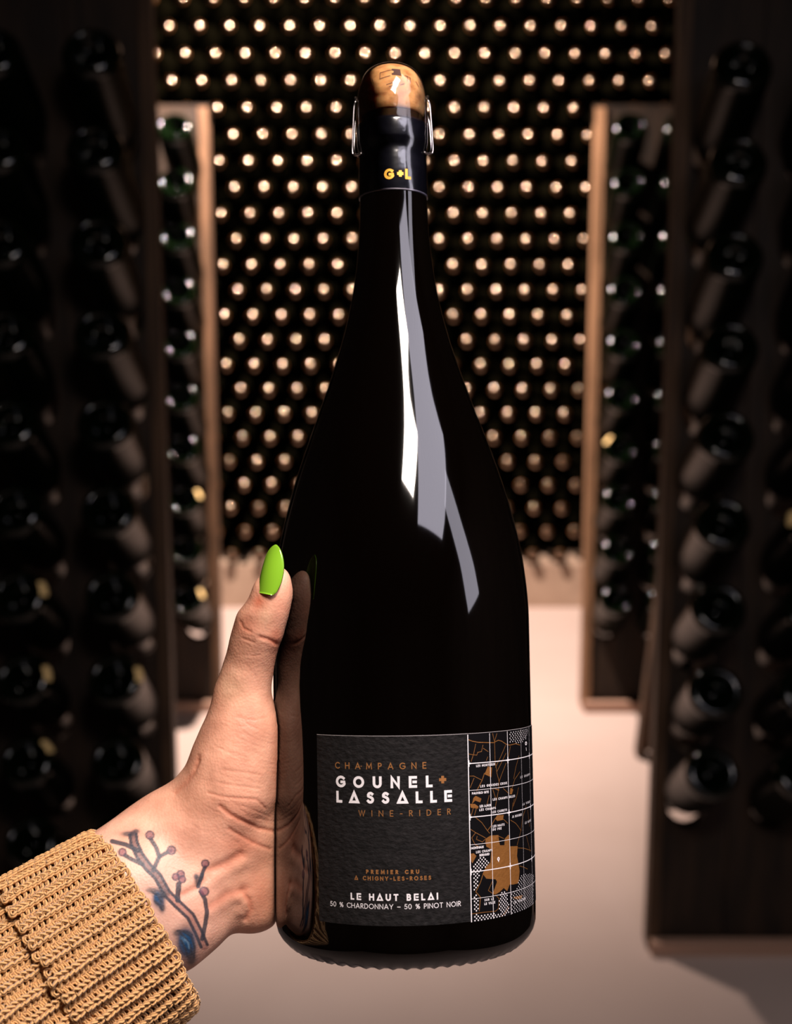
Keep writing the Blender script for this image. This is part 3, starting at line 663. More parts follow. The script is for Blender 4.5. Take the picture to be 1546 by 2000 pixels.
# ================================================================ hand and forearm (one continuous surface)
def vp(px, py, dz):
    z = 0.627 - dz/1000.0
    return np.array([(px-773)/2800*z, -(py-1000)/2800*z, z])
def rr(r, dz): return r/2800*(0.627-dz/1000.0)
VOX = 0.0010
lo = vp(60, 2020, 0); hi = vp(905, 1070, 0)
lo = np.array([-0.165, -0.215, 0.515]); hi = np.array([0.062, -0.008, 0.715])
n3 = ((hi-lo)/VOX).astype(int)+1
axs = [lo[i]+VOX*np.arange(n3[i]) for i in range(3)]
D = np.full(n3, 0.03, dtype=np.float32)
def smin_prim(a, b, ra, rb, k):
    global D
    m = max(ra, rb)+k+0.003
    mn = np.minimum(a, b)-m; mx = np.maximum(a, b)+m
    i0 = np.clip(((mn-lo)/VOX).astype(int), 0, n3); i1 = np.clip(((mx-lo)/VOX).astype(int)+2, 0, n3)
    if np.any(i1 <= i0): return
    X = axs[0][i0[0]:i1[0]][:, None, None].astype(np.float32); Y = axs[1][i0[1]:i1[1]][None, :, None].astype(np.float32); Z = axs[2][i0[2]:i1[2]][None, None, :].astype(np.float32)
    ba = b-a; L2 = float(ba@ba)+1e-12
    t = ((X-a[0])*ba[0]+(Y-a[1])*ba[1]+(Z-a[2])*ba[2])/L2; t = np.clip(t, 0, 1)
    d = np.sqrt((X-a[0]-t*ba[0])**2+(Y-a[1]-t*ba[1])**2+(Z-a[2]-t*ba[2])**2)-(ra+(rb-ra)*t)
    S = D[i0[0]:i1[0], i0[1]:i1[1], i0[2]:i1[2]]
    h = np.clip(0.5+0.5*(S-d)/k, 0, 1)
    D[i0[0]:i1[0], i0[1]:i1[1], i0[2]:i1[2]] = S*(1-h)+d*h-k*h*(1-h)
def limb(pts, k=0.006):
    """pts: (px,py,dz,rpx) chain"""
    for p, q in zip(pts, pts[1:]): smin_prim(vp(*p[:3]), vp(*q[:3]), rr(p[3], p[2]), rr(q[3], q[2]), k)
# forearm and wrist: two side-by-side columns make the flat oval
limb([(70, 1830, 42, 84), (236, 1712, 24, 86), (322, 1640, 12, 76), (392, 1580, 10, 74)], 0.014)
limb([(130, 1922, 42, 80), (330, 1802, 22, 82), (398, 1762, 12, 62), (455, 1742, 4, 50)], 0.014)
limb([(90, 1882, 42, 84), (290, 1752, 24, 92), (372, 1690, 12, 84), (425, 1640, 8, 80)], 0.014)
# thenar, thumb
limb([(405, 1612, 16, 84), (450, 1530, 16, 84), (462, 1470, 17, 74), (473, 1420, 18, 62), (473, 1355, 19, 49)], 0.008)
limb([(473, 1355, 19, 49), (486, 1300, 21, 42.5), (497, 1252, 25, 41.5), (509, 1218, 28, 43)], 0.006)
limb([(509, 1218, 28, 43), (524, 1184, 31, 34.5), (532, 1152, 32, 31), (541, 1130, 32, 24)], 0.005)
limb([(528, 1190, 27, 26), (536, 1160, 28, 27)], 0.006)
# heel of the palm
limb([(462, 1545, 8, 76), (472, 1630, 6, 70), (486, 1712, 4, 58), (498, 1758, 2, 50)], 0.009)
limb([(430, 1690, 8, 60), (497, 1762, 4, 48)], 0.009)
def bpol(al, rad, h):
    """point beside the bottle: al measured from the left silhouette round the back; metres"""
    a = math.radians(al); p = P1 + AX*(h/1000) - E1*(rad/1000*math.cos(a)) - E2*(rad/1000*math.sin(a))
    return np.array(p)
def chain(pts, k=0.004):
    for (p, r), (q_, s) in zip(pts, pts[1:]): smin_prim(p, q_, r/1000, s/1000, k)
FN = []
for h0, h1, sc, amax in ((-16, -2, 1.0, 0), (-36, -27, 1.04, 4), (-56, -51, 1.0, 0), (-74, -74, 0.86, -14)):
    wr = np.array(vp(425, 1655, -6)); m = bpol(44, 68.5, h0)
    chain([(wr, 14), (bpol(14, 70, h0*0.8-14), 12.5), (m, 10.8*sc)], 0.012)
    aa = [44, 80+amax*0.5, 98+amax, 112+amax]
    pts = [(m, 10.6*sc)]
    for i, (a1, a2) in enumerate(zip(aa, aa[1:])):
        for t in (0.5, 1.0):
            al = a1+(a2-a1)*t; f = (al-44)/(aa[-1]-44); rad = 66.3 - 1.4*f + (0.9 if t == 0.5 else 1.3)
            pts.append((bpol(al, rad-1.2, h0+(h1-h0)*f), (9.6-2.3*f+(0.5 if t == 1 else 0))*sc))
    chain(pts, 0.003); FN.append((pts[-1], pts[-2], aa[-1], h1))
# web between thumb and palm behind the thenar
chain([(vp(478, 1395, 8), 9), (bpol(16, 70, -18), 10), (bpol(34, 69, -16), 10)], 0.010)
# press the skin against the glass
gx, gy, gz = np.meshgrid(*axs, indexing='ij', sparse=True)
ox, oy, oz = gx-P1.x, gy-P1.y, gz-P1.z
hh = ox*AX.x+oy*AX.y+oz*AX.z
rad = np.sqrt(np.maximum(ox*ox+oy*oy+oz*oz-hh*hh, 0)).astype(np.float32)
bh = np.array([-120, -92, 28, 41, 53, 72, 81, 90, 98.5, 112]); br = np.array([56.1, 56.1, 56.05, 55.2, 53.7, 50.9, 48.3, 45.9, 43, 38])
RB = np.interp(hh*1000, bh, br).astype(np.float32)/1000+0.0003
cut = RB-rad
kk = 0.002; hq = np.clip(0.5-0.5*(D-cut)/kk, 0, 1); D = cut*(hq)+D*(1-hq)+kk*hq*(1-hq) if False else np.maximum(D, cut)
del gx, gy, gz, ox, oy, oz, hh, rad, RB, cut
def surface_nets(D, lo, vox):
    s = D < 0
    nx, ny, nz = D.shape
    c = [s[i:nx-1+i, j:ny-1+j, k:nz-1+k] for i in (0, 1) for j in (0, 1) for k in (0, 1)]
    anyi = np.logical_or.reduce(c); alli = np.logical_and.reduce(c); act = anyi & ~alli
    idx = np.argwhere(act); vid = np.full(act.shape, -1, dtype=np.int32); vid[act] = np.arange(len(idx))
    acc = np.zeros((len(idx), 3)); cnt = np.zeros(len(idx))
    cor = [(i, j, k) for i in (0, 1) for j in (0, 1) for k in (0, 1)]
    val = {o: D[idx[:, 0]+o[0], idx[:, 1]+o[1], idx[:, 2]+o[2]] for o in cor}
    for a in cor:
        for ax in range(3):
            if a[ax] == 0:
                b = list(a); b[ax] = 1; b = tuple(b); va, vb = val[a], val[b]
                x = (va < 0) != (vb < 0); t = np.where(x, va/(va-vb+1e-20), 0)
                p = np.array(a, float)[None, :]+np.zeros((len(idx), 3)); p[:, ax] += t
                acc[x] += p[x]; cnt[x] += 1
    Vv = lo+vox*(idx+acc/cnt[:, None])
    Q = []
    for ax in range(3):
        u, v = (ax+1) % 3, (ax+2) % 3
        sl0 = [slice(None)]*3; sl1 = [slice(None)]*3; sl0[ax] = slice(0, -1); sl1[ax] = slice(1, None)
        A0 = s[tuple(sl0)]; A1 = s[tuple(sl1)]; e = np.argwhere(A0 != A1)
        e = e[(e[:, u] > 0) & (e[:, v] > 0) & (e[:, u] < D.shape[u]-1) & (e[:, v] < D.shape[v]-1)]
        flip = A0[e[:, 0], e[:, 1], e[:, 2]]
        def g(du, dv):
            f = e.copy(); f[:, u] -= du; f[:, v] -= dv; return vid[f[:, 0], f[:, 1], f[:, 2]]
        q = np.stack([g(1, 1), g(0, 1), g(0, 0), g(1, 0)], 1)
        q[~flip] = q[~flip][:, ::-1]; Q.append(q)
    return Vv, np.concatenate(Q)
HV, HQ = surface_nets(D, lo, VOX); del D
ok = (HQ >= 0).all(1); HQ = HQ[ok]
# light smoothing
for _ in range(3):
    S = np.zeros_like(HV); Cn = np.zeros(len(HV))
    for a, b in ((0, 1), (1, 2), (2, 3), (3, 0)):
        np.add.at(S, HQ[:, a], HV[HQ[:, b]]); np.add.at(S, HQ[:, b], HV[HQ[:, a]]); np.add.at(Cn, HQ[:, a], 1); np.add.at(Cn, HQ[:, b], 1)
    HV = HV*0.4+0.6*S/np.maximum(Cn, 1)[:, None]
me = np_mesh('arm', HV, HQ, None)
tmp = bpy.data.objects.new('tmp', me); COL.objects.link(tmp); mod = tmp.modifiers.new('s', 'SUBSURF'); mod.levels = 1; mod.render_levels = 1
dg = bpy.context.evaluated_depsgraph_get(); me2 = bpy.data.meshes.new_from_object(tmp.evaluated_get(dg)); bpy.data.objects.remove(tmp)
nv = len(me2.vertices); co = np.empty(nv*3, np.float32); me2.vertices.foreach_get('co', co); co = co.reshape(-1, 3).astype(float)
no = np.empty(nv*3, np.float32); me2.vertex_normals.foreach_get('vector', no); no = no.reshape(-1, 3).astype(float)
PX = 773+2800*co[:, 0]/co[:, 2]; PY = 1000-2800*co[:, 1]/co[:, 2]; front = np.clip((-no[:, 2]+0.15)*4, 0, 1)
def pdist(poly):
    d = np.full(nv, 1e9)
    P = np.array(poly, float)
    for a, b in zip(P, P[1:]):
        v = b-a; t = np.clip(((PX-a[0])*v[0]+(PY-a[1])*v[1])/(v@v+1e-9), 0, 1)
        d = np.minimum(d, np.hypot(PX-a[0]-t*v[0], PY-a[1]-t*v[1]))
    return d
c5 = lambda pts: [(180+x/3.361, 1480+y/3.361) for x, y in pts]
c4 = lambda pts: [(360+x/4.348, 1040+y/4.348) for x, y in pts]
# creases (depth in mm, width in px)
CR = [(c5([(760, 230), (850, 256), (960, 268), (1080, 275), (1135, 330)]), 0.45, 3.0), (c5([(840, 320), (900, 370), (960, 405), (1090, 465), (1210, 486)]), 0.8, 4.5),
      (c5([(900, 470), (1050, 555), (1165, 600)]), 0.6, 4), (c5([(860, 80), (1000, 98), (1100, 112)]), 0.3, 2.5), (c5([(840, 170), (1000, 190), (1100, 205)]), 0.25, 2.5),
      (c5([(760, 745), (870, 700), (975, 640)]), 1.5, 10), (c5([(590, 900), (680, 860), (760, 790)]), 1.3, 8), (c5([(985, 880), (1030, 940), (1040, 1000), (1010, 1060)]), 1.0, 6),
      (c5([(770, 980), (880, 900), (1000, 860)]), 0.9, 9), (c4([(480, 760), (500, 812), (560, 842)]), 0.45, 2.6), (c4([(490, 900), (590, 935)]), 0.3, 2.5),
      (c4([(640, 890), (700, 905), (785, 945)]), 0.7, 4), (c4([(450, 1560), (520, 1585), (600, 1592), (700, 1570)]), 0.25, 2.2), (c4([(540, 1630), (640, 1680), (730, 1725)]), 0.22, 2.2),
      (c4([(500, 1700), (620, 1760), (760, 1800)]), 0.2, 2.2), (c4([(470, 1040), (600, 1050), (650, 1040)]), 0.14, 2), (c4([(120, 1900), (110, 1960), (90, 2000)]), 0.6, 4),
      (c5([(690, 20), (660, 110), (590, 190), (540, 230)]), 0.7, 5), (c4([(520, 1120), (580, 1180), (610, 1240)]), 0.12, 2.5), (c4([(600, 520), (640, 590), (650, 640)]), 0.1, 4)]
rg_ = random.Random(3)
for i in range(46):      # fine parallel wrinkles across the ball of the thumb and the wrist
    x = rg_.uniform(395, 520); y = rg_.uniform(1400, 1600); L = rg_.uniform(18, 52); a = rg_.uniform(0.1, 0.5)
    CR.append(([(x, y), (x+L*0.5, y+L*0.5*a+2), (x+L, y+L*a)], 0.13, 1.6))
for i in range(30):
    x = rg_.uniform(330, 470); y = rg_.uniform(1560, 1700); L = rg_.uniform(10, 36)
    CR.append(([(x, y), (x+L*0.6, y+L*0.45), (x+L, y+L*0.6)], 0.09, 1.6))
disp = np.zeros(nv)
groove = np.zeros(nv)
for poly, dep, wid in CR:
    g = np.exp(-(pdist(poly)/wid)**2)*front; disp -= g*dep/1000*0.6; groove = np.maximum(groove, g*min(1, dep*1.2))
# raised tendons / knuckle
for poly, hgt, wid in [(c5([(800, 800), (900, 745), (990, 690)]), 0.5, 13), (c5([(760, 1010), (860, 950), (950, 900)]), 0.7, 15), (c5([(960, 920), (985, 960), (970, 1010)]), 0.7, 11),
                       (c4([(470, 1240), (560, 1200)]), 0.3, 16), (c4([(500, 700), (560, 690)]), 0.5, 14)]:
    disp += np.exp(-(pdist(poly)/wid)**2)*front*hgt/1000
co += no*disp[:, None]
# pigment
base = np.array([0.88, 0.455, 0.30]); pale = np.array([0.80, 0.50, 0.38]); red = np.array([0.70, 0.18, 0.09])
def blob(x, y, sx, sy): return np.exp(-((PX-x)/sx)**2-((PY-y)/sy)**2)
wp = np.clip((PY-1560)/180, 0, 1)[:, None]*np.clip((470-PX)/160, 0, 1)[:, None]
col = base*(1-wp)+pale*wp
rd = 0.75*blob(505, 1175, 14, 16)+0.5*blob(540, 1245, 16, 22)+0.35*blob(478, 1225, 22, 22)+0.25*blob(426, 1360, 12, 30)+0.4*blob(470, 1650, 40, 20)+0.35*blob(508, 1745, 26, 50)+0.25*blob(475, 1590, 50, 30)+0.45*blob(545, 1480, 14, 90)+0.25*blob(540, 1290, 10, 40)+0.2*blob(552, 1190, 16, 18)
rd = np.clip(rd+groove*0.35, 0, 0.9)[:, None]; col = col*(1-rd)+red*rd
ph = np.clip(0.5*blob(450, 1345, 30, 30)+0.35*blob(545, 1130, 20, 24)+0.4*blob(518, 1205, 14, 22), 0, 1)[:, None]; col = col*(1-ph)+np.array([0.95, 0.64, 0.40])*ph
ink = np.array([0.045, 0.05, 0.065]); plum = np.array([0.22, 0.075, 0.11]); blue = np.array([0.012, 0.07, 0.17]); stemc = np.array([0.40, 0.17, 0.14])
def paint(mask, c, al):
    global col
    m = (np.clip(mask, 0, 1)*al*front)[:, None]; col = col*(1-m)+np.array(c)*m
def line(poly, w, c=ink, al=0.78): paint(1-np.clip((pdist(poly)-w)/1.6, 0, 1), c, al)
MS = c5([(735, 1235), (700, 1150), (645, 1040), (560, 960), (490, 890), (430, 780), (365, 715), (310, 640), (275, 560), (268, 505)])
line(MS, 7.5, stemc, 0.65)
def offs(poly, d):
    P = [Vector(p) for p in poly]; o = []
    for i, p in enumerate(P):
        t = (P[min(i+1, len(P)-1)]-P[max(i-1, 0)]).normalized(); o.append((p.x-t.y*d, p.y+t.x*d))
    return o
line(offs(MS, 6.5), 2.2, ink, 0.92); line(offs(MS, -6.5), 2.4, ink, 0.92); line(MS[4:], 5.5, ink, 0.55)
for poly, wd in ((c5([(400, 740), (440, 650), (420, 590), (382, 530)]), 2.6), (c5([(440, 650), (490, 622), (515, 608)]), 2.4), (c5([(330, 700), (250, 662), (215, 640)]), 2.6), (c5([(300, 610), (220, 570), (130, 548)]), 2.8),
                 (c5([(562, 935), (568, 830)]), 3.6), (c5([(722, 1190), (742, 1090), (748, 1000), (740, 930), (712, 880)]), 2.6), (c5([(700, 845), (725, 760), (742, 720)]), 2.6)):
    line(poly, wd*1.3, ink, 0.92)
for (x, y, r) in ((378, 508, 26), (520, 607, 27), (198, 620, 24), (580, 765, 24), (548, 782, 22), (590, 798, 22), (735, 878, 28), (742, 695, 24)):
    cx, cy = c5([(x, y)])[0]; d = np.hypot(PX-cx, PY-cy); R = r/3.361
    paint(1-np.clip((d-R)/1.5, 0, 1), plum, 0.75); paint(1-np.clip((np.abs(d-R)-1.0)/1.3, 0, 1), ink, 0.7)
for x, y, sx, sy in ((240, 500, 13, 5), (288, 482, 6, 4), (695, 805, 6, 10), (680, 780, 4, 5), (722, 775, 4, 8)):
    cx, cy = c5([(x, y)])[0]; paint(1.6*blob(cx, cy, sx, sy), ink, 0.8)
for x, y, sx, sy, c, al in ((435, 925, 10, 17, ink, 0.9), (425, 915, 6, 10, blue, 0.9), (390, 870, 10, 5, ink, 0.7), (620, 1220, 19, 30, ink, 0.9), (618, 1205, 12, 18, blue, 0.95), (632, 1245, 10, 14, blue, 0.8), (600, 1165, 8, 8, blue, 0.7), (455, 950, 5, 12, blue, 0.6), (465, 900, 6, 8, ink, 0.8), (460, 985, 5, 8, ink, 0.8), (560, 1150, 8, 6, ink, 0.7), (650, 1320, 8, 12, ink, 0.8), (600, 1190, 5, 6, (0.10, 0.22, 0.36), 0.6)):
    cx, cy = c5([(x, y)])[0]; paint(1.7*blob(cx, cy, sx, sy), c, al)
for pl_ in (c5([(575, 1150), (610, 1180), (640, 1230), (655, 1290)]), c5([(600, 1140), (650, 1175), (672, 1240), (668, 1310)]), c5([(585, 1200), (610, 1250), (625, 1300)]), c5([(390, 880), (430, 900), (455, 950)]), c5([(410, 940), (440, 970), (460, 1000)]), c5([(560, 1135), (620, 1140), (655, 1160)])):
    line(pl_, 1.3, ink, 0.8)
line(c5([(605, 1190), (630, 1215), (636, 1250)]), 0.8, (0.16, 0.30, 0.44), 0.7)
wv = CM @ Vector((0, 0, 0))
CMn = np.array(CM); cw = co @ CMn[:3, :3].T + CMn[:3, 3]
me2.vertices.foreach_set('co', cw.astype(np.float32).ravel())
if np.linalg.det(CMn[:3, :3]) < 0: me2.flip_normals()
me2.update()
ca = me2.color_attributes.new('pigment', 'FLOAT_COLOR', 'POINT')
ca.data.foreach_set('color', np.concatenate([col, np.ones((nv, 1))], 1).astype(np.float32).ravel())
me2.polygons.foreach_set('use_smooth', np.ones(len(me2.polygons), dtype=bool))
M_skin = prin('skin', (0.7, 0.4, 0.28), 0.48, spec=0.4, Subsurface_Weight=0.18, Subsurface_Scale=0.004)
M_skin.node_tree.nodes['Principled BSDF'].inputs['Subsurface Radius'].default_value = (1.0, 0.35, 0.2)
M_cork.node_tree.nodes['Principled BSDF'].inputs['Subsurface Weight'].default_value = 0.5
M_cork.node_tree.nodes['Principled BSDF'].inputs['Subsurface Scale'].default_value = 0.006
N, L, b = nodes(M_skin)
at = N.new('ShaderNodeVertexColor'); at.layer_name = 'pigment'
nz = N.new('ShaderNodeTexNoise'); nz.inputs['Scale'].default_value = 90; nz.inputs['Detail'].default_value = 5
mx = N.new('ShaderNodeMixRGB'); mx.blend_type = 'MULTIPLY'; rp = N.new('ShaderNodeValToRGB')
rp.color_ramp.elements[0].color = (0.80, 0.72, 0.70, 1); rp.color_ramp.elements[1].color = (1.12, 1.1, 1.1, 1); rp.color_ramp.elements[0].position = 0.3; rp.color_ramp.elements[1].position = 0.7
tc = N.new('ShaderNodeTexCoord'); L.new(tc.outputs['Object'], nz.inputs['Vector']); L.new(nz.outputs[0], rp.inputs[0])
mx.inputs[0].default_value = 1; L.new(at.outputs[0], mx.inputs[1]); L.new(rp.outputs[0], mx.inputs[2]); L.new(mx.outputs[0], b.inputs['Base Color'])
bump(M_skin, 900, 0.22, 0.0004, kind='voronoi'); bump(M_skin, 260, 0.25, 0.0005, (1, 1, 1))
me2.materials.clear(); me2.materials.append(M_skin)
person = bpy.data.objects.new('person', None); COL.objects.link(person); person.location = CM @ Vector(tuple(vp(283, 1794, 20)))
tag(person, 'hand and forearm in a camel rib-knit sleeve holding up the magnum, floral wrist tattoo', 'person')
bpy.context.view_layer.update(); PINV = person.matrix_world.inverted()
def pchild(o): o.parent = person; o.matrix_parent_inverse = PINV; return o
arm = bpy.data.objects.new('arm', me2); COL.objects.link(arm); pchild(arm); arm['label'] = 'bare hand and wrist with a blue and plum branch tattoo'
# nails
def nail(c, dr, nrm, length, width, tipf, name='fingernail', label=None):
    """c base-centre, dr direction to the tip, nrm outward; view-space metres"""
    dr = Vector(dr).normalized(); nrm = Vector(nrm); nrm = (nrm-dr*nrm.dot(dr)).normalized(); sd = dr.cross(nrm)
    ns, nt = 26, 14; V = []; F = []
    for layer in (0, 1):
        for i in range(ns+1):
            s = i/ns; sh = 0.80+0.20*math.sin(min(1, s/0.35)*PI/2) if s < 0.35 else 1.0
            if s > 0.42: sh = max(0.0, 1-((s-0.42)/0.58)**tipf)**0.62
            if s < 0.06: sh *= math.sqrt(max(0.05, s/0.06))*0.25+0.75
            sh = max(sh, 0.06)
            for j in range(nt+1):
                t = (j/nt-0.5)*2; y = t*width/2*sh; R = width*0.60
                drop = R-math.sqrt(max(R*R-y*y, 0)); lift = 0.05*length*math.sin(s*PI) - 0.03*length*s
                V.append(CM @ (Vector(tuple(c))+dr*(length*s)+sd*y+nrm*(lift-drop-(0.0006 if layer else 0))))
    w_ = nt+1; o2 = (ns+1)*w_
    for i in range(ns):
        for j in range(nt):
            a = i*w_+j; F.append((a, a+1, a+w_+1, a+w_)); F.append((o2+a, o2+a+w_, o2+a+w_+1, o2+a+1))
    for i in range(ns):
        for j in (0, nt):
            a = i*w_+j; F.append((a, a+w_, o2+a+w_, o2+a))
    for j in range(nt):
        for i in (0, ns):
            a = i*w_+j; F.append((a, a+1, o2+a+1, o2+a))
    o = mesh_obj(name, V, F, M_nail, smooth=True); pchild(o)
    if label: o['label'] = label
nb = vp(513.0, 1159, 40.3); nt_ = vp(536.5, 1063, 37.5)
nail(nb, nt_-nb, (-0.60, 0.10, -0.80), float(np.linalg.norm(nt_-nb)), 0.0118, 2.1, 'thumbnail', 'long pointed thumbnail in green varnish')
for (p, r), (p2, r2), a_, h_ in FN:
    d = Vector(tuple(p-p2)); out = Vector(tuple(p)) - P1; out = out-AX*out.dot(AX)
    nail(np.array(Vector(tuple(p)) + out.normalized()*(r/1000*0.86) - d.normalized()*0.002), d, out, 0.020, 0.009, 2.1, 'fingernail', 'long green fingernail behind the bottle')

# ================================================================ knitted sleeve: every course of yarn is a real tube
AD = Vector((-0.862*math.cos(0.36), -0.506*math.cos(0.36), -math.sin(0.36))).normalized()      # from the cuff opening towards the elbow
C0 = Vector(tuple(vp(284, 1795, 20)))
U1 = AD.cross(Vector((0, 0, 1))).normalized(); U2 = AD.cross(U1).normalized()
NW = 70
def knit(name, t0, t1, rfun, pitch, parent, yr=0.00092, amp_b=0.0013, jag=0.0, outward=1.0):
    nc = int((t1-t0)/pitch); spw = 12; n = NW*spw; seg = 6
    s = np.arange(n)/spw; tt = 2*np.pi*s; cb = np.cos(np.pi*s); sg = np.clip(1.5*cb, -1, 1)
    Vs = []; Qs = []; UVs = []
    rng = np.random.RandomState(5)
    wob = rng.randn(NW)*0.00012
    for c in range(nc):
        ph = rng.uniform(-0.05, 0.05)
        x = s + 0.235*np.sin(2*tt) + np.interp(s, np.arange(NW), rng.randn(NW)*0.045, period=NW) + 0.02*np.sin(s*1.7+c*0.9)
        wa = rng.randn(NW)*0.00026; wi = np.interp(s, np.arange(NW), wa, period=NW)
        y = t0 + pitch*(c+0.5) + (0.80*pitch)*np.cos(tt)*1.0 + wi + np.interp(s, np.arange(NW), wob, period=NW)*4
        z = -0.00060*np.cos(2*tt)*sg + amp_b*cb + 0.00018*np.sin(c*1.3+s*2.1)
        th = 2*np.pi*x/NW
        R = rfun(np.clip((y-t0)/(t1-t0), 0, 1), th) + z
        ct, st = np.cos(th), np.sin(th)
        P = (np.array(C0)[None]+np.outer(y, np.array(AD))+(R*ct)[:, None]*np.array(U1)+(R*st)[:, None]*np.array(U2))
        T = np.roll(P, -1, 0)-np.roll(P, 1, 0); T /= np.linalg.norm(T, axis=1)[:, None]
        rn = ct[:, None]*np.array(U1)+st[:, None]*np.array(U2)
        Bn = np.cross(T, rn); Bn /= np.linalg.norm(Bn, axis=1)[:, None]; Nn = np.cross(Bn, T)
        rad = yr*(1+0.07*np.sin(s*5.1+c*2.0))
        ring = [P+Nn*(rad*np.cos(a))[:, None]+Bn*(rad*np.sin(a))[:, None] for a in np.arange(seg)*2*np.pi/seg]
        Vr = np.stack(ring, 1).reshape(-1, 3); base_i = c*n*seg
        i = np.arange(n); j = (i+1) % n
        for k in range(seg):
            k2 = (k+1) % seg
            Qs.append(np.stack([base_i+i*seg+k, base_i+j*seg+k, base_i+j*seg+k2, base_i+i*seg+k2], 1))
            L_ = np.stack([np.stack([i*1.0, np.full(n, k)], 1), np.stack([i+1.0, np.full(n, k)], 1), np.stack([i+1.0, np.full(n, k+1)], 1), np.stack([i*1.0, np.full(n, k+1)], 1)], 1)
            UVs.append(L_)
        Vs.append(Vr)
    Vv = np.concatenate(Vs); Vv = Vv @ CMn[:3, :3].T + CMn[:3, 3]
    Q = np.concatenate(Qs); me = np_mesh(name, Vv, Q, M_yarn)
    uv = me.uv_layers.new(name='twist'); UV = np.concatenate(UVs).reshape(-1, 2)*np.array([1/spw, 1/seg])
    uv.data.foreach_set('uv', UV.astype(np.float32).ravel())
    o = bpy.data.objects.new(name, me); COL.objects.link(o)
    return o
M_yarn = prin('camel_wool', (0.7, 0.4, 0.16), 0.85, spec=0.2, Sheen_Weight=0.25)
N, L, b = nodes(M_yarn)
uvn = N.new('ShaderNodeUVMap'); uvn.uv_map = 'twist'; sp = N.new('ShaderNodeSeparateXYZ'); L.new(uvn.outputs[0], sp.inputs[0])
def mth(op, a, b_=None):
    m = N.new('ShaderNodeMath'); m.operation = op
    for i, v in enumerate((a, b_)):
        if v is None: continue
        if isinstance(v, (int, float)): m.inputs[i].default_value = v
        else: L.new(v, m.inputs[i])
    return m.outputs[0]
ang = mth('ADD', mth('MULTIPLY', sp.outputs[0], 2*PI*2.0), mth('MULTIPLY', sp.outputs[1], 2*PI*3.0))
pl = mth('ABSOLUTE', mth('SINE', mth('MULTIPLY', ang, 0.5)))
nzf = N.new('ShaderNodeTexNoise'); nzf.inputs['Scale'].default_value = 2600; tcf = N.new('ShaderNodeTexCoord'); L.new(tcf.outputs['Object'], nzf.inputs['Vector'])
hgt = mth('ADD', pl, mth('MULTIPLY', nzf.outputs[0], 0.5))
bn = N.new('ShaderNodeBump'); bn.inputs['Strength'].default_value = 1.0; bn.inputs['Distance'].default_value = 0.0006; L.new(hgt, bn.inputs['Height']); L.new(bn.outputs[0], b.inputs['Normal'])
rpy = N.new('ShaderNodeValToRGB'); rpy.color_ramp.elements[0].color = (0.46, 0.21, 0.07, 1); rpy.color_ramp.elements[1].color = (0.76, 0.42, 0.165, 1); rpy.color_ramp.elements[0].position = 0.1; rpy.color_ramp.elements[1].position = 0.8
L.new(pl, rpy.inputs[0]); L.new(rpy.outputs[0], b.inputs['Base Color'])
def r_sleeve(f, th): return 0.0395+0.0060*np.minimum(1, f*2.2)+0.0012*np.sin(3*th+1)+0*f
def r_cuff(f, th): return 0.0418+0.0030*f+0.0016*np.sin(2*th+0.6)+0.0010*np.sin(5*th)*f-0.0008*np.exp(-(f/0.07)**2)
slv = knit('sweater_sleeve', 0.030, 0.125, r_sleeve, 0.00235, None); slv['kind'] = 'stuff'; slv['label'] = 'camel rib-knit sleeve'; pchild(slv)
cuf = knit('turned_cuff', 0.0, 0.0455, r_cuff, 0.00235, None, amp_b=0.0014); cuf['kind'] = 'stuff'; cuf['label'] = 'turned back rib-knit cuff'; cuf.parent = slv
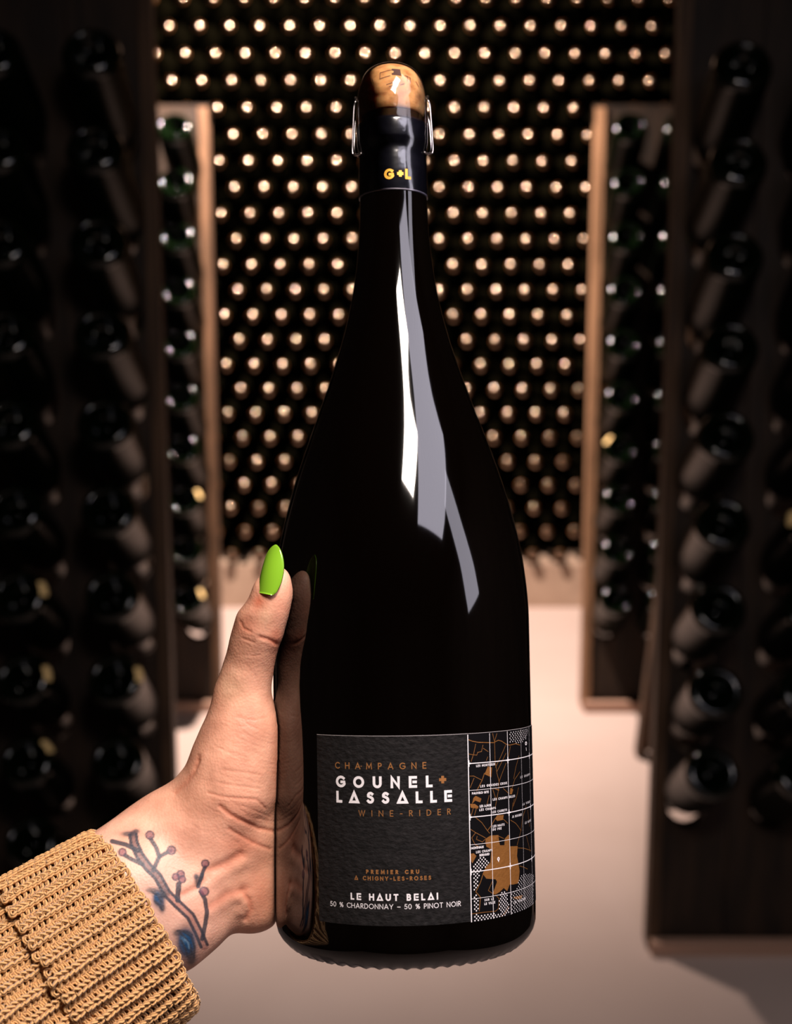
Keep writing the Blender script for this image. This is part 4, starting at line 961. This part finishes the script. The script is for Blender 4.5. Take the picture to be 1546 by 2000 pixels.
# the fabric's inner side closes the gaps between the loops
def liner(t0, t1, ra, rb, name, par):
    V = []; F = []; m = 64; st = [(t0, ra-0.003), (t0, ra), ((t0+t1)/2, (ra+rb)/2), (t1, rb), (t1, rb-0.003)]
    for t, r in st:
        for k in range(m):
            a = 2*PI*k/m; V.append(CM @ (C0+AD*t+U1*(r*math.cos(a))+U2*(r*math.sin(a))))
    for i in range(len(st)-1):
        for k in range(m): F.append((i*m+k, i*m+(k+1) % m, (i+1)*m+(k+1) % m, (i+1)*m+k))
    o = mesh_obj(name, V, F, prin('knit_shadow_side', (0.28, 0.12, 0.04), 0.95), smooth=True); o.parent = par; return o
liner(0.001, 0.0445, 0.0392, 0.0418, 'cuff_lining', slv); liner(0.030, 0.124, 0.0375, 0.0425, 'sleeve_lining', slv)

# loose fibres standing off the wool
rngf = np.random.RandomState(11); FV = []; FT = []
for ob_ in (slv, cuf):
    mv = ob_.data; nn = len(mv.vertices); cc = np.empty(nn*3, np.float32); mv.vertices.foreach_get('co', cc); cc = cc.reshape(-1, 3)
    nr = np.empty(nn*3, np.float32); mv.vertex_normals.foreach_get('vector', nr); nr = nr.reshape(-1, 3)
    ids = rngf.choice(nn, 5200, replace=False); p = cc[ids]; d = nr[ids]+rngf.randn(len(ids), 3)*0.9; d /= np.linalg.norm(d, axis=1)[:, None]
    ln = rngf.uniform(0.0006, 0.0021, (len(ids), 1)); sd = np.cross(d, rngf.randn(len(ids), 3)); sd /= np.linalg.norm(sd, axis=1)[:, None]
    m_ = p+d*ln*0.5+sd*ln*0.12
    t_ = p+d*ln; sdw = np.cross(d, sd)*0.00003; k0 = len(FV)*0
    FV.append(np.stack([p-sdw, p+sdw, m_+sdw, m_-sdw, t_], 1).reshape(-1, 3))
FVa = np.concatenate(FV); nf = len(FVa)//5; b5 = np.arange(nf)*5
tri = np.concatenate([np.stack([b5, b5+1, b5+2], 1), np.stack([b5, b5+2, b5+3], 1), np.stack([b5+3, b5+2, b5+4], 1)])
mf = np_mesh('wool_fuzz', FVa, tri, M_yarnfuzz if 'M_yarnfuzz' in globals() else prin('wool_fibre', (0.78, 0.48, 0.22), 0.8), smooth=False)
fz = bpy.data.objects.new('wool_fuzz', mf); COL.objects.link(fz); fz['kind'] = 'stuff'; fz.parent = slv
